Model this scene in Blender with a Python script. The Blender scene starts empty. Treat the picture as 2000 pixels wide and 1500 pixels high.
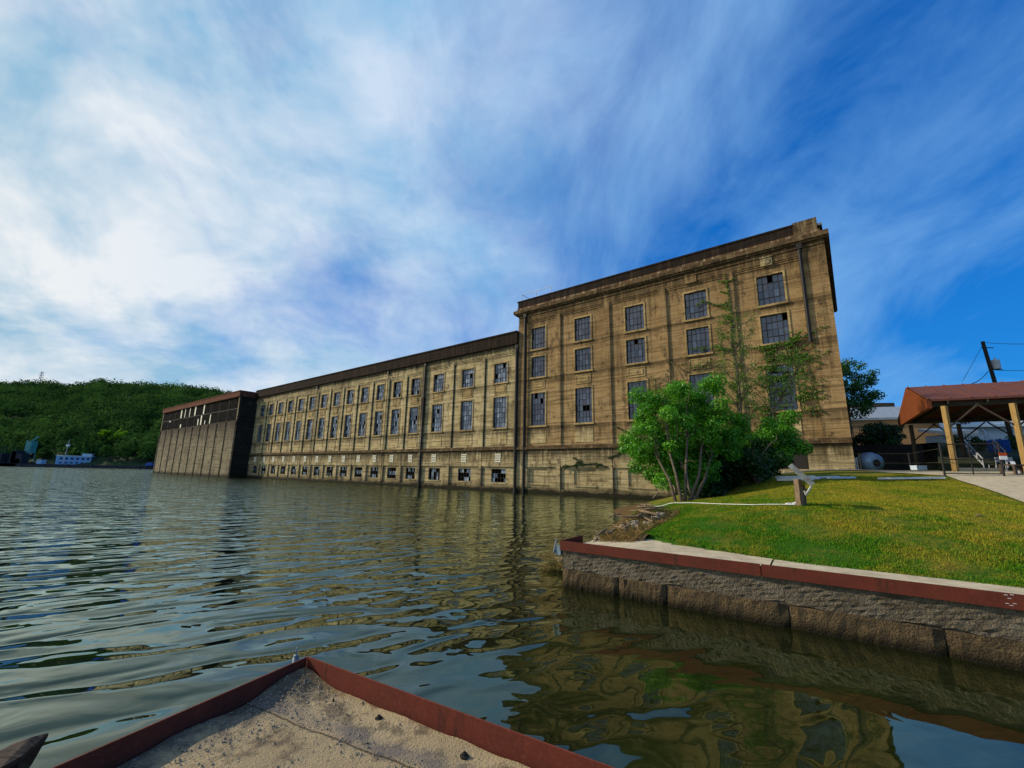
import bpy, math, random
import numpy as np
from mathutils import Vector, Matrix
RX = math.radians
rng = np.random.default_rng(7); random.seed(7)
S = bpy.context.scene; COL = S.collection

# ------------------------------------------------------------------ camera
FPX, PITCH, ROLL, CH = 843.26, .201055, .018768, 2.5
_f = np.array([0, math.cos(PITCH), math.sin(PITCH)]); _r = np.array([1., 0, 0]); _u = np.cross(_r, _f)
CR = _r*math.cos(ROLL)+_u*math.sin(ROLL); CU = np.cross(CR, _f); CF = _f
cd = bpy.data.cameras.new('camera'); cam = bpy.data.objects.new('camera', cd); COL.objects.link(cam)
cd.sensor_width = 36; cd.lens = FPX/2000*36; cd.clip_start = .05; cd.clip_end = 6000
m = Matrix.Identity(4)
for i in range(3): m[i][0], m[i][1], m[i][2] = CR[i], CU[i], -CF[i]
m[2][3] = CH; cam.matrix_world = m; S.camera = cam
def at(x, y, Y):      # photo pixel (2000x1500) at forward distance Y -> world point
    r = CF+CR*(x-1000)/FPX+CU*(750-y)/FPX; return np.array([0, 0, CH])+r*(Y/r[1])
def atz(x, y, z):
    r = CF+CR*(x-1000)/FPX+CU*(750-y)/FPX; return np.array([0, 0, CH])+r*((z-CH)/r[2])

# ------------------------------------------------------------------ light
SUN_EL = RX(29); SX, SY = -.971, .238
sd = bpy.data.lights.new('sun', 'SUN'); sd.energy = 4.8; sd.angle = RX(.6); sd.color = (1, .87, .66)
sun = bpy.data.objects.new('sun', sd); COL.objects.link(sun)
sv = Vector((SX*math.cos(SUN_EL), SY*math.cos(SUN_EL), math.sin(SUN_EL)))
sun.rotation_euler = sv.to_track_quat('Z', 'Y').to_euler()
S.view_settings.view_transform = 'Standard'; S.view_settings.look = 'None'
S.view_settings.exposure = 0.0; S.view_settings.gamma = 1

# ------------------------------------------------------------------ node helper
class NT:
    def __init__(s, tree): s.t = tree; s.n = tree.nodes; s.l = tree.links
    def new(s, typ, ins=None, **kw):
        nd = s.n.new(typ)
        for k, v in kw.items(): setattr(nd, k, v)
        for k, v in (ins or {}).items():
            sk = nd.inputs[k]
            if isinstance(v, bpy.types.NodeSocket): s.l.new(v, sk)
            else: sk.default_value = v
        return nd
    def math(s, op, a, b=0., c=None, clamp=False):
        d = {0: a, 1: b}
        if c is not None: d[2] = c
        return s.new('ShaderNodeMath', d, operation=op, use_clamp=clamp).outputs[0]
    def mix(s, f, a, b, mode='MIX'):
        nd = s.n.new('ShaderNodeMix'); nd.data_type = 'RGBA'; nd.blend_type = mode
        for sk, v in ((nd.inputs[0], f), (nd.inputs[6], a), (nd.inputs[7], b)):
            if isinstance(v, bpy.types.NodeSocket): s.l.new(v, sk)
            elif isinstance(v, (int, float)): sk.default_value = v
            else: sk.default_value = (*v, 1)
        return nd.outputs[2]
    def noise(s, vec, scale, detail=4, rough=.55, dist=0., sc=None, loc=None, rot=None):
        if sc is not None or loc is not None or rot is not None:
            vec = s.new('ShaderNodeMapping', {0: vec, 'Scale': sc or (1, 1, 1), 'Location': loc or (0, 0, 0), 'Rotation': rot or (0, 0, 0)}).outputs[0]
        return s.new('ShaderNodeTexNoise', {'Vector': vec, 'Scale': scale, 'Detail': detail, 'Roughness': rough, 'Distortion': dist}).outputs[0]
    def ramp(s, f, a, b, lo=0., hi=1.):
        return s.new('ShaderNodeMapRange', {0: f, 1: a, 2: b, 3: lo, 4: hi}, clamp=True).outputs[0]
    def cramp(s, f, stops):
        nd = s.new('ShaderNodeValToRGB', {0: f}); e = nd.color_ramp.elements
        while len(e) < len(stops): e.new(.5)
        for k, (p, c) in enumerate(stops): e[k].position = p; e[k].color = (*c, 1)
        return nd.outputs[0]
    def coord(s, k='Object'): return s.new('ShaderNodeTexCoord').outputs[k]
    def sep(s, v): return s.new('ShaderNodeSeparateXYZ', {0: v}).outputs

def mat(name):
    m = bpy.data.materials.new(name); m.use_nodes = True; m.node_tree.nodes.clear(); return m, NT(m.node_tree)
def finish(m, q, shader):
    o = q.new('ShaderNodeOutputMaterial'); q.l.new(shader, o.inputs[0]); return m
def principled(q, col, rough=.85, bump=None, bstr=.5, bdist=.02, metal=0., spec=.3, normal=None):
    p = q.new('ShaderNodeBsdfPrincipled', {'Roughness': rough, 'Metallic': metal, 'Specular IOR Level': spec})
    if isinstance(col, bpy.types.NodeSocket): q.l.new(col, p.inputs[0])
    else: p.inputs[0].default_value = (*col, 1)
    if bump is not None:
        b = q.new('ShaderNodeBump', {'Strength': bstr, 'Distance': bdist, 'Height': bump}); q.l.new(b.outputs[0], p.inputs['Normal'])
    return p.outputs[0]
def simple(name, c1, c2=None, scale=6, rough=.8, bstr=.3, bdist=.01, metal=0., sc=None, spec=.15):
    m, q = mat(name); v = q.coord(); n = q.noise(v, scale, 5, .6, sc=sc)
    col = q.mix(q.ramp(n, .35, .68), c1, c2 or tuple(x*.6 for x in c1))
    return finish(m, q, principled(q, col, rough, n, bstr, bdist, metal, spec))

# ------------------------------------------------------------------ world: daylight sky with cirrus
W = bpy.data.worlds.new('World'); S.world = W; W.use_nodes = True; W.node_tree.nodes.clear(); q = NT(W.node_tree)
sky = q.new('ShaderNodeTexSky', sky_type='NISHITA', sun_disc=False, sun_elevation=SUN_EL, sun_rotation=math.atan2(SX, SY), air_density=1.0, dust_density=.6, ozone_density=3.0)
g = q.coord('Generated'); sx, sy, sz = q.sep(g)
den = q.math('ADD', q.math('MAXIMUM', sz, 0.), .42)
pv = q.new('ShaderNodeCombineXYZ', {0: q.math('DIVIDE', sx, den), 1: q.math('DIVIDE', sy, den)}).outputs[0]
# deeper blue away from the sun
hs = q.new('ShaderNodeHueSaturation', {'Saturation': 1.45, 'Value': 1.0, 'Color': sky.outputs[0]}).outputs[0]
blue = q.mix(1.0, hs, (.26, 1.02, 1.20), 'MULTIPLY'); blue = q.mix(.7, blue, q.mix(q.ramp(sz, .75, .0), (.05, 1.15, 5.0), (.22, 2.6, 8.4)))
n1 = q.noise(pv, 1.15, 7, .52, .35, sc=(1, .9, 1), rot=(0, 0, RX(38)), loc=(3.1, 1.7, 0))
n2 = q.noise(pv, 4.6, 8, .62, .45, sc=(1, .55, 1), rot=(0, 0, RX(-20)), loc=(.3, 5.2, 0))
left = q.ramp(sx, -.72, .42, 1., 0.)           # cloud sheet is thicker towards the sun's side
dn = q.math('ADD', q.math('MULTIPLY', n1, .66), q.math('MULTIPLY', n2, .34))
dn = q.math('ADD', dn, q.math('MULTIPLY_ADD', left, .225, .06))
cl = q.ramp(dn, .485, .755); low = q.math('MULTIPLY', q.ramp(sz, .34, .02), q.ramp(sx, .30, -.45)); cl = q.math('MAXIMUM', cl, q.math('MULTIPLY', low, .62))
shade = q.noise(pv, 2.6, 5, .6, .3, loc=(9, 2, 0))
ccol = q.mix(q.ramp(shade, .36, .60), (3.1, 5.3, 7.1), (8.6, 8.9, 9.1))
ccol = q.mix(q.ramp(sx, -.75, .45), ccol, (2.3, 5.0, 8.8))
skyc = q.mix(cl, blue, ccol)
bg = q.new('ShaderNodeBackground', {0: skyc, 1: .1}); o = q.new('ShaderNodeOutputWorld'); q.l.new(bg.outputs[0], o.inputs[0])

# ------------------------------------------------------------------ materials
def concrete(name, base, light, dark, streak=1., bumpd=.025, water_dark=True, brown=False, ledges=((5.3, 2.2), (24.0, 2.6), (19.6, 1.2))):
    m, q = mat(name); v = q.coord(); x, y, z = q.sep(v)
    big = q.noise(v, .16, 5, .6); mid = q.noise(v, .9, 6, .65, loc=(4, 1, 2)); fine = q.noise(v, 7, 5, .7)
    board = q.noise(v, 1., 4, .65, sc=(.16, .16, 3.6)); board2 = q.noise(v, 1., 3, .6, sc=(.5, .5, 9.))
    c = q.mix(q.ramp(mid, .35, .7), base, light)
    c = q.mix(q.ramp(board, .47, .62, 0, .85), c, tuple(a*.48 for a in base)); c = q.mix(q.ramp(board2, .56, .66, 0, .5), c, tuple(a*.35 for a in base))
    c = q.mix(q.ramp(q.math('ADD', q.math('MULTIPLY', big, .6), q.math('MULTIPLY', mid, .4)), .50, .62, 0, .75), c, tuple(a*.42 for a in base))
    c = q.mix(q.ramp(fine, .55, .8, 0, .4), c, dark)
    hi = q.ramp(q.math('ADD', z, q.math('MULTIPLY', big, 9.)), 10., 24.); c = q.mix(q.math('MULTIPLY', hi, .28 if brown else .0), c, (.20, .105, .042))
    # pour lines
    pl = q.math('PINGPONG', q.math('ADD', z, q.math('MULTIPLY', mid, .35)), 1.15)
    c = q.mix(q.math('MULTIPLY', q.ramp(pl, .035, .0), q.ramp(big, .4, .55, .1, .75)), c, dark)
    st = q.noise(v, 1., 6, .72, sc=(1.5, 1.5, .09)); st2 = q.noise(v, 1., 5, .7, sc=(2.6, 2.6, .3))
    c = q.mix(q.math('MULTIPLY', q.ramp(st, .54, .61), .36*streak), c, dark); st3 = q.noise(v, 1., 7, .78, sc=(.8, .8, .45), loc=(11, 3, 5)); c = q.mix(q.ramp(st3, .54, .63, 0, .8), c, tuple(k*1.8 for k in dark)); c = q.mix(q.ramp(st3, .40, .33, 0, .45), c, tuple(min(1, k*1.35+.06) for k in light))
    for (zl, ln, *sw) in ledges:       # runs of dirt below each ledge
        k = q.math('MULTIPLY', q.ramp(z, zl-ln, zl), q.ramp(z, zl+.12, zl+.1))
        k = q.math('MULTIPLY', q.ramp(q.math('ADD', st2, q.math('MULTIPLY', k, .30)), .55, .74), k)
        c = q.mix(q.math('MULTIPLY', k, sw[0] if sw else .92), c, dark)
    ef = q.noise(v, 1., 5, .7, sc=(.9, .9, .22), loc=(7, 0, 3))   # lime runs
    c = q.mix(q.ramp(ef, .715, .77, 0, .85), c, (.55, .53, .47))
    if water_dark:
        wd = q.ramp(q.math('ADD', z, q.math('MULTIPLY', mid, -.9)), .55, -.15)
        c = q.mix(wd, c, (.018, .016, .009))
    h = q.math('ADD', q.math('MULTIPLY', board2, .5), q.math('ADD', q.math('MULTIPLY', board, .8), q.math('MULTIPLY', fine, .35)))
    return finish(m, q, principled(q, c, .92, h, 1., bumpd*3, spec=.1))
M = {}
M['conc'] = concrete('board_formed_concrete', (.30, .192, .085), (.42, .29, .14), (.026, .018, .010), 1.15, brown=True, ledges=((5.3, 2.2), (24.0, 4.6), (8.15, 1.8, .7), (14.4, 1.3, .6), (18.2, .9, .6)))
M['conc_low'] = concrete('cream_board_concrete', (.40, .30, .145), (.56, .455, .26), (.028, .021, .012), .9, ledges=((19.6, 2.2), (8.15, 1.4, .7), (14.4, .9, .6)))
M['plinth'] = concrete('stained_base_concrete', (.34, .255, .125), (.52, .42, .24), (.022, .017, .010), 1.25)
M['trimc'] = concrete('smooth_trim_concrete', (.37, .25, .105), (.46, .33, .155), (.04, .03, .02), 1., ledges=())
M['apron'] = concrete('pale_apron_concrete', (.42, .30, .13), (.60, .49, .28), (.05, .035, .02), .9, ledges=((7.85, 1.2),))
M['sidewall'] = concrete('shade_dark_concrete', (.028, .024, .019), (.045, .038, .030), (.02, .016, .012), 1.2)  # unlit side of the far block: its shade is put into the colour
M['block'] = concrete('grey_streaked_concrete', (.19, .155, .095), (.27, .225, .14), (.030, .020, .014), 1.9, ledges=((13.7, 9.), (13.8, 3.5)))
def rusty(name, a, b, c, streakz=True, edge=None):
    m, q = mat(name); v = q.coord(); n = q.noise(v, 1.4, 6, .7, sc=(.5, .5, 2.5)); s = q.noise(v, 1., 6, .7, sc=(2.4, 2.4, .25)); f = q.noise(v, 12, 4, .7)
    col = q.mix(q.ramp(n, .4, .65), a, b); col = q.mix(q.ramp(s, .5, .66), col, c); col = q.mix(q.ramp(f, .6, .8, 0, .5), col, tuple(k*.4 for k in a))
    return finish(m, q, principled(q, col, .95, f, .5, .02, spec=.05))
M['parapet'] = rusty('dark_parapet', (.024, .017, .013), (.013, .010, .008), (.045, .028, .020))
M['stain'] = simple('brown_run_stain', (.055, .040, .026), (.10, .08, .055), .8, .95, sc=(2, 2, .3))
M['shadow_strip'] = simple('shadow_black', (.012, .010, .008), (.03, .024, .016), 2)  # near-black colour for the painted pilaster shadows
M['cornice'] = rusty('stained_cornice', (.12, .075, .038), (.035, .024, .015), (.20, .15, .08))
M['band'] = rusty('rust_red_band', (.12, .045, .027), (.07, .03, .02), (.19, .08, .05))
M['cornice_top'] = rusty('lime_streaked_fascia', (.14, .08, .04), (.04, .026, .016), (.38, .27, .16))
M['muntin'] = simple('window_steel', (.018, .018, .018), (.04, .03, .022), 9)
M['dark'] = simple('dark_interior', (.02, .018, .016), None, 2)
M['white'] = simple('white_paint', (.72, .73, .74), (.5, .5, .5), 3)
M['louvre'] = simple('pale_slats', (.78, .74, .58), (.6, .55, .40), 5)
M['iron'] = simple('black_iron', (.02, .02, .022), (.035, .028, .022), 14, .6)
M['rail'] = simple('grey_rail', (.45, .47, .5), (.3, .3, .32), 8, .5)
# glass: dirty panes, each with its own tone
def glassmat(name, c1, c2):
    m, q = mat(name); v = q.coord(); at_ = q.new('ShaderNodeAttribute', attribute_name='tone')
    c = q.mix(at_.outputs['Fac'], c1, c2); n = q.noise(v, 3, 5, .6)
    c = q.mix(q.ramp(n, .58, .75, 0, .4), c, (.12, .12, .11))
    return finish(m, q, principled(q, c, q.ramp(n, .3, .8, .04, .3), n, .15, .02, spec=.9))
M['glass'] = glassmat('old_glass', (.03, .045, .08), (.22, .27, .33)); M['glass_dark'] = glassmat('dark_old_glass', (.010, .016, .040), (.045, .062, .11))

# ------------------------------------------------------------------ mesh helpers
class MB:
    def __init__(s): s.v = []; s.f = []
    def quad(s, a, b, c, d):
        k = len(s.v); s.v += [tuple(map(float, p)) for p in (a, b, c, d)]; s.f.append((k, k+1, k+2, k+3))
    def poly(s, pts):
        k = len(s.v); s.v += [tuple(map(float, p)) for p in pts]; s.f.append(tuple(range(k, k+len(pts))))
    def box(s, x0, x1, y0, y1, z0, z1):
        k = len(s.v)
        s.v += [(x0, y0, z0), (x1, y0, z0), (x1, y1, z0), (x0, y1, z0), (x0, y0, z1), (x1, y0, z1), (x1, y1, z1), (x0, y1, z1)]
        s.f += [tuple(k+i for i in t) for t in ((0, 3, 2, 1), (4, 5, 6, 7), (0, 1, 5, 4), (1, 2, 6, 5), (2, 3, 7, 6), (3, 0, 4, 7))]; return s
    def obox(s, o, ax, ay, az):
        o, ax, ay, az = [np.array(t, float) for t in (o, ax, ay, az)]; k = len(s.v)
        for c in ((0, 0, 0), (1, 0, 0), (1, 1, 0), (0, 1, 0), (0, 0, 1), (1, 0, 1), (1, 1, 1), (0, 1, 1)): s.v.append(tuple(o+ax*c[0]+ay*c[1]+az*c[2]))
        s.f += [tuple(k+i for i in t) for t in ((0, 3, 2, 1), (4, 5, 6, 7), (0, 1, 5, 4), (1, 2, 6, 5), (2, 3, 7, 6), (3, 0, 4, 7))]; return s
    def beam(s, a, b, w, h=None, up=(0, 0, 1)):
        a, b = np.array(a, float), np.array(b, float); h = h or w; d = b-a; n = d/np.linalg.norm(d)
        sd_ = np.cross(n, up); sd_ = sd_/np.linalg.norm(sd_) if np.linalg.norm(sd_) > 1e-6 else np.array([1., 0, 0]); u = np.cross(sd_, n)
        return s.obox(a-sd_*w/2-u*h/2, d, sd_*w, u*h)
    def tube(s, pts, rad, n=6, cap=True):
        pts = [np.array(p, float) for p in pts]; rs = rad if hasattr(rad, '__len__') else [rad]*len(pts); k0 = len(s.v); prev = None
        for i, p in enumerate(pts):
            d = pts[min(i+1, len(pts)-1)]-pts[max(i-1, 0)]; d = d/(np.linalg.norm(d)+1e-9)
            if prev is None: prev = np.cross(d, (0, 0, 1)) if abs(d[2]) < .9 else np.cross(d, (1, 0, 0))
            a = prev-d*(prev@d); a = a/(np.linalg.norm(a)+1e-9); prev = a; b = np.cross(d, a)
            for j in range(n):
                t = 2*math.pi*j/n; s.v.append(tuple(p+rs[i]*(a*math.cos(t)+b*math.sin(t))))
        for i in range(len(pts)-1):
            for j in range(n):
                A = k0+i*n+j; B = k0+i*n+(j+1) % n; s.f.append((A, B, B+n, A+n))
        if cap: s.f.append(tuple(k0+j for j in range(n))[::-1]); s.f.append(tuple(k0+(len(pts)-1)*n+j for j in range(n)))
        return s
    def rock(s, c, r, seed, sq=(1, 1, .65)):
        g = random.Random(seed); k0 = len(s.v); nu, nv = 9, 6
        ph = [g.uniform(0, 6) for _ in range(6)]
        for i in range(nv+1):
            th = math.pi*i/nv
            for j in range(nu):
                p = 2*math.pi*j/nu; rr = r*(1+.22*math.sin(2*p+ph[0]+2*th)+.15*math.sin(3*p+ph[1])*math.sin(th)+.12*math.sin(5*th+ph[2]))
                s.v.append((c[0]+rr*math.sin(th)*math.cos(p)*sq[0], c[1]+rr*math.sin(th)*math.sin(p)*sq[1], c[2]+rr*math.cos(th)*sq[2]))
        for i in range(nv):
            for j in range(nu): s.f.append((k0+i*nu+j, k0+(i+1)*nu+j, k0+(i+1)*nu+(j+1) % nu, k0+i*nu+(j+1) % nu))
        return s
    def build(s, name, m, parent=None, smooth=False, bevel=0., loc=None):
        me = bpy.data.meshes.new(name); me.from_pydata(s.v, [], s.f); me.update(); return link(me, name, m, parent, smooth, bevel, loc)
def link(me, name, m, parent=None, smooth=False, bevel=0., loc=None):
    if m is not None: me.materials.append(M[m] if isinstance(m, str) else m)
    if smooth: me.polygons.foreach_set('use_smooth', [True]*len(me.polygons))
    o = bpy.data.objects.new(name, me); COL.objects.link(o)
    if parent is not None: o.parent = parent
    if loc is not None: o.location = loc
    if bevel: b = o.modifiers.new('bevel', 'BEVEL'); b.width = bevel; b.segments = 2; b.limit_method = 'ANGLE'
    return o
def quads_mesh(name, V, F=4):      # V: (N,F,3)
    N = len(V); me = bpy.data.meshes.new(name); me.vertices.add(N*F); me.vertices.foreach_set('co', V.reshape(-1).astype(np.float32))
    me.loops.add(N*F); me.loops.foreach_set('vertex_index', np.arange(N*F, dtype=np.int32)); me.polygons.add(N)
    me.polygons.foreach_set('loop_start', np.arange(0, N*F, F, dtype=np.int32)); me.polygons.foreach_set('loop_total', np.full(N, F, np.int32)); me.update(); me.validate(); return me
def attr(me, name, vals):
    a = me.attributes.new(name, 'FLOAT', 'POINT'); a.data.foreach_set('value', np.asarray(vals, np.float32))
def tag(o, label=None, cat=None, group=None, kind=None):
    if label: o['label'] = label
    if cat: o['category'] = cat
    if group: o['group'] = group
    if kind: o['kind'] = kind
    return o
def empty(name, loc=(0, 0, 0), rz=0, **kw):
    o = bpy.data.objects.new(name, None); COL.objects.link(o); o.location = [float(t) for t in loc]; o.rotation_euler.z = rz; o.empty_display_size = .3; tag(o, **kw); return o

# ------------------------------------------------------------------ shore frame
C0 = np.array([1.24, 10.44]); DW = np.array([.8218, -.5698]); NW = np.array([.5698, .8218])
def ab(a, b, z=0.): p = C0+DW*a+NW*b; return np.array([p[0], p[1], z])
NF = np.array([.61824, .78599]); TF = np.array([-.78599, .61824]); DF = 45.12
def fac(u, z=0, off=0.): p = NF*(DF+off)+TF*u; return np.array([p[0], p[1], z])

# terrain heights from surveyed spots (thin plate spline)
cp = []
def spot(x, y, Y): cp.append(at(x, y, Y))
for a in (0.6, 3, 6, 9, 13, 20, 30): cp.append(ab(a, .75 if a > 2.5 else 1.5, .93))
for a, b, z in ((14, 4, 1.35), (22, 5, 1.5), (34, 7, 1.7), (34, 16, 2.4), (22, 14, 2.4), (50, 30, 3.3), (60, 5, 2.), (40, 45, 3.4), (16, 45, 3.3), (75, 60, 3.5)): cp.append(ab(a, b, z))
spot(1225, 1003, 14.6); spot(1300, 1003, 14.5); spot(1300, 1045, 10.8); spot(1400, 1060, 9.8); spot(1265, 984, 21); spot(1340, 978, 24); spot(1420, 972, 23.5)
spot(1262, 1004, 14.5); spot(1262, 993, 17.5); spot(1300, 986, 19.5); spot(1345, 986, 19); spot(1400, 986, 17.5); spot(1400, 976, 21.5); spot(1470, 962, 19); spot(1470, 948, 24); spot(1500, 930, 26); spot(1567, 988, 11.6); spot(1600, 950, 18); spot(1800, 1000, 11); spot(1800, 1060, 8.6); spot(1600, 1050, 9.4); spot(1800, 950, 18); spot(1585, 937, 22); spot(1846, 931, 22); spot(1960, 932, 21); spot(1995, 985, 14); spot(1660, 921, 33); spot(1750, 921, 33); spot(1700, 940, 22)
for u, z in ((20, -1.), (16, -.5), (13.5, .05), (11, .8), (8, 1.9), (5, 2.8), (.5, 3.15), (-6, 3.15), (-14, 3.2)): cp.append(fac(u, z, -.5))
for u, off, z in ((15, -8, -.4), (13, -14, .3), (20, -8, -1.2), (26, -8, -1.4), (18, -18, -.9), (30, -20, -1.5), (-20, 6, 3.2), (-40, 0, 3.2)): cp.append(fac(u, z, off))
for a, b, z in ((-1.2, 3, -.4), (-1.8, 1, -1.), (-3, 5, -1.2), (-2.6, 7, -1.), (-.3, 5, .35), (.4, 3.6, .8), (.9, 5.0, 1.0), (-.6, .6, -.3), (-6, 2, -1.5), (-6, 12, -1.5)): cp.append(ab(a, b, z))
cp = np.array(cp)
def _k(d2): return np.where(d2 > 0, .5*d2*np.log(np.maximum(d2, 1e-12)), 0)
def _tps(P):
    n = len(P); d2 = ((P[:, None, :2]-P[None, :, :2])**2).sum(-1); K = _k(d2)+np.eye(n)*1.2; Q = np.c_[np.ones(n), P[:, :2]]
    A = np.block([[K, Q], [Q.T, np.zeros((3, 3))]]); return np.linalg.solve(A, np.r_[P[:, 2], 0, 0, 0])
_w = _tps(cp)
def ground(X, Y):
    X, Y = np.atleast_1d(X).astype(float), np.atleast_1d(Y).astype(float); out = np.empty(len(X))
    for s in range(0, len(X), 20000):
        x, y = X[s:s+20000], Y[s:s+20000]; d2 = (x[:, None]-cp[None, :, 0])**2+(y[:, None]-cp[None, :, 1])**2
        out[s:s+20000] = _k(d2)@_w[:-3]+_w[-3]+_w[-2]*x+_w[-1]*y
    return np.clip(out, -1.6, 3.6)
def gz(x, y): return float(ground(x, y)[0])
def on(x, y, Y):      # where the sight line through a photo pixel first meets the ground near distance Y
    Ys = np.linspace(Y*.72, Y*1.35, 260); P = np.array([at(x, y, t) for t in Ys]); dz = P[:, 2]-ground(P[:, 0], P[:, 1]); k = np.where((dz[:-1] > 0) & (dz[1:] <= 0))[0]
    p = P[k[0]+1] if len(k) else P[np.argmin(np.abs(dz))]; p[2] = gz(p[0], p[1]); return p

# ------------------------------------------------------------------ water, riverbed
m, q = mat('river_water'); v = q.coord(); x, y, z = q.sep(v)
rot = (0, 0, -math.atan2(3.3, 5.4))
dist = q.new('ShaderNodeVectorMath', {0: v}, operation='LENGTH').outputs['Value']
wv = q.new('ShaderNodeMapping', {0: v, 'Rotation': rot}).outputs[0]
def wn(scale, sc, loc, det=1., dst=0.): return q.noise(wv, scale, det, .45, dst, sc=sc, loc=loc)
h = q.math('MULTIPLY', wn(1.4, (.42, 1, 1), (3, 1, 0), .6, .7), .25)
h = q.math('ADD', h, q.math('MULTIPLY', wn(.5, (.6, 1, 1), (8, 4, 0), 0, .3), .10))
h = q.math('ADD', h, q.math('MULTIPLY', q.noise(v, 1.9, 1., .5, .8, sc=(.8, 1, 1), loc=(1, 9, 0)), .04))
h = q.math('ADD', h, q.math('MULTIPLY', wn(2.3, (.45, 1, 1), (4, 2, 0), .5, .4), q.ramp(dist, 5., 14., 0., .085)))
far_ = q.ramp(dist, 12., 60., 0., 1.)
h = q.math('ADD', h, q.math('MULTIPLY', q.math('MULTIPLY', q.noise(v, .7, 3., .55, .6, sc=(.8, 1, 1), loc=(5, 2, 0)), .8), q.math('MULTIPLY', far_, q.ramp(dist, 260., 120., .3, 1.))))
calm = q.ramp(dist, 3., 12., .16, 1.)          # sheltered water near the dock
calm = q.math('MULTIPLY', calm, q.ramp(q.math('ADD', x, q.math('MULTIPLY', y, .35)), 6.0, -.5, .17, 1.))
h = q.math('MULTIPLY', h, calm)
bmp = q.new('ShaderNodeBump', {'Strength': 1., 'Distance': 1., 'Height': h}).outputs[0]
fr = q.new('ShaderNodeFresnel', {'IOR': 1.42, 'Normal': bmp}).outputs[0]
fr = q.math('MULTIPLY_ADD', fr, 1.6, .0, clamp=True)
gl = q.new('ShaderNodeBsdfGlossy', {'Color': (.82, .93, .77, 1), 'Roughness': q.ramp(dist, 6., 60., .02, .06), 'Normal': bmp}).outputs[0]
tr = q.new('ShaderNodeBsdfTransparent', {'Color': (.72, .74, .45, 1)}).outputs[0]
mk = q.new('ShaderNodeBsdfDiffuse', {'Color': (.020, .025, .007, 1)}).outputs[0]
body = q.new('ShaderNodeMixShader', {0: .38, 1: tr, 2: mk}).outputs[0]
M['water'] = finish(m, q, q.new('ShaderNodeMixShader', {0: fr, 1: body, 2: gl}).outputs[0])
w = MB(); w.quad((-3000, -200, 0), (400, -200, 0), (400, 2500, 0), (-3000, 2500, 0)); tag(w.build('water', 'water'), kind='structure')
m, q = mat('riverbed_mud'); v = q.coord(); n = q.noise(v, .5, 5, .6, 1.2); s = q.noise(v, 2.6, 6, .7, .6, rot=(0, 0, RX(40)), sc=(.12, 1.8, 1))
x, y, z = q.sep(v); c = q.mix(q.ramp(n, .38, .66), (.07, .075, .018), (.36, .34, .08)); c = q.mix(q.ramp(z, -1.2, -1.85), c, (.012, .014, .005))
c = q.mix(q.math('MULTIPLY', q.ramp(s, .53, .62), q.ramp(z, -.95, -.45)), c, (.75, .55, .18)); c = q.mix(q.math('MULTIPLY', q.ramp(s, .47, .40), q.ramp(z, -.95, -.45)), c, (.01, .01, .004))
M['bed'] = finish(m, q, principled(q, c, .9, s, .6, .05))
V = []; nx, ny = 70, 50
bx = np.r_[np.linspace(-12, 12, nx-2), 400]; bx = np.r_[-3000, bx]; by = np.r_[-200, np.linspace(-4, 24, ny-2), 2500]
Xg, Yg = np.meshgrid(bx, by); A_ = (Xg-C0[0])*DW[0]+(Yg-C0[1])*DW[1]; B_ = (Xg-C0[0])*NW[0]+(Yg-C0[1])*NW[1]
Z = -1.9+1.6*np.clip(1-(-B_)/7.5, 0, 1)**1.3*np.clip((A_+2.5)/3., 0, 1)*(B_ < .4)+.08*np.sin(Xg*2.3+Yg)*np.cos(Yg*1.7)*(np.abs(Xg) < 14)
Z[(B_ > .4) | (A_ < -3)] = -1.9
mb = MB(); mb.v = list(zip(Xg.ravel().tolist(), Yg.ravel().tolist(), Z.ravel().tolist())); W_ = Xg.shape[1]
mb.f = [(j*W_+i, j*W_+i+1, (j+1)*W_+i+1, (j+1)*W_+i) for j in range(Xg.shape[0]-1) for i in range(W_-1)]
tag(mb.build('riverbed', 'bed', smooth=True), kind='structure')

# ------------------------------------------------------------------ land
def grass_cols(q, v):
    n = q.noise(v, .75, 6, .65, .8); n2 = q.noise(v, 4.2, 6, .75, loc=(3, 3, 0)); x, y, z = q.sep(v)
    right = q.ramp(x, 3., 11, -.075, .045)
    k = q.ramp(q.math('ADD', q.math('ADD', q.math('MULTIPLY', n, .55), q.math('MULTIPLY', n2, .45)), right), .42, .60); n3 = q.noise(v, 1.6, 6, .75, .5, loc=(8, 1, 0))
    c = q.mix(k, (.055, .18, .010), (.42, .30, .035)); c = q.mix(q.ramp(n3, .56, .68, 0, .6), c, (.20, .115, .035)); return q.mix(q.ramp(n3, .42, .34, 0, .7), c, (.028, .10, .008)), n2
m, q = mat('lawn'); v = q.coord(); c, n2 = grass_cols(q, v); f = q.noise(v, 38, 4, .8); x, y, z = q.sep(v)
c = q.mix(q.ramp(f, .35, .7), (.02, .055, .004), c)
dirt = q.noise(v, 2, 5, .6); k = q.ramp(q.math('ADD', z, q.math('MULTIPLY', dirt, -.25)), .62, .45); c = q.mix(k, c, (.10, .062, .025))
M['lawn'] = finish(m, q, principled(q, c, .95, f, .8, .05, spec=.1))
as_ = np.unique(np.r_[np.linspace(-8, 24, 130), np.linspace(24, 120, 50)]); bs_ = np.unique(np.r_[np.linspace(.16, 20, 100), np.linspace(20, 62, 70), np.linspace(62, 110, 12)])
Ag, Bg = np.meshgrid(as_, bs_); XX = C0[0]+DW[0]*Ag+NW[0]*Bg; YY = C0[1]+DW[1]*Ag+NW[1]*Bg
ZZ = ground(XX.ravel(), YY.ravel()).reshape(XX.shape)
ZZ += .02*np.sin(XX*3.1+YY*1.3)*np.sin(YY*2.7)
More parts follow.
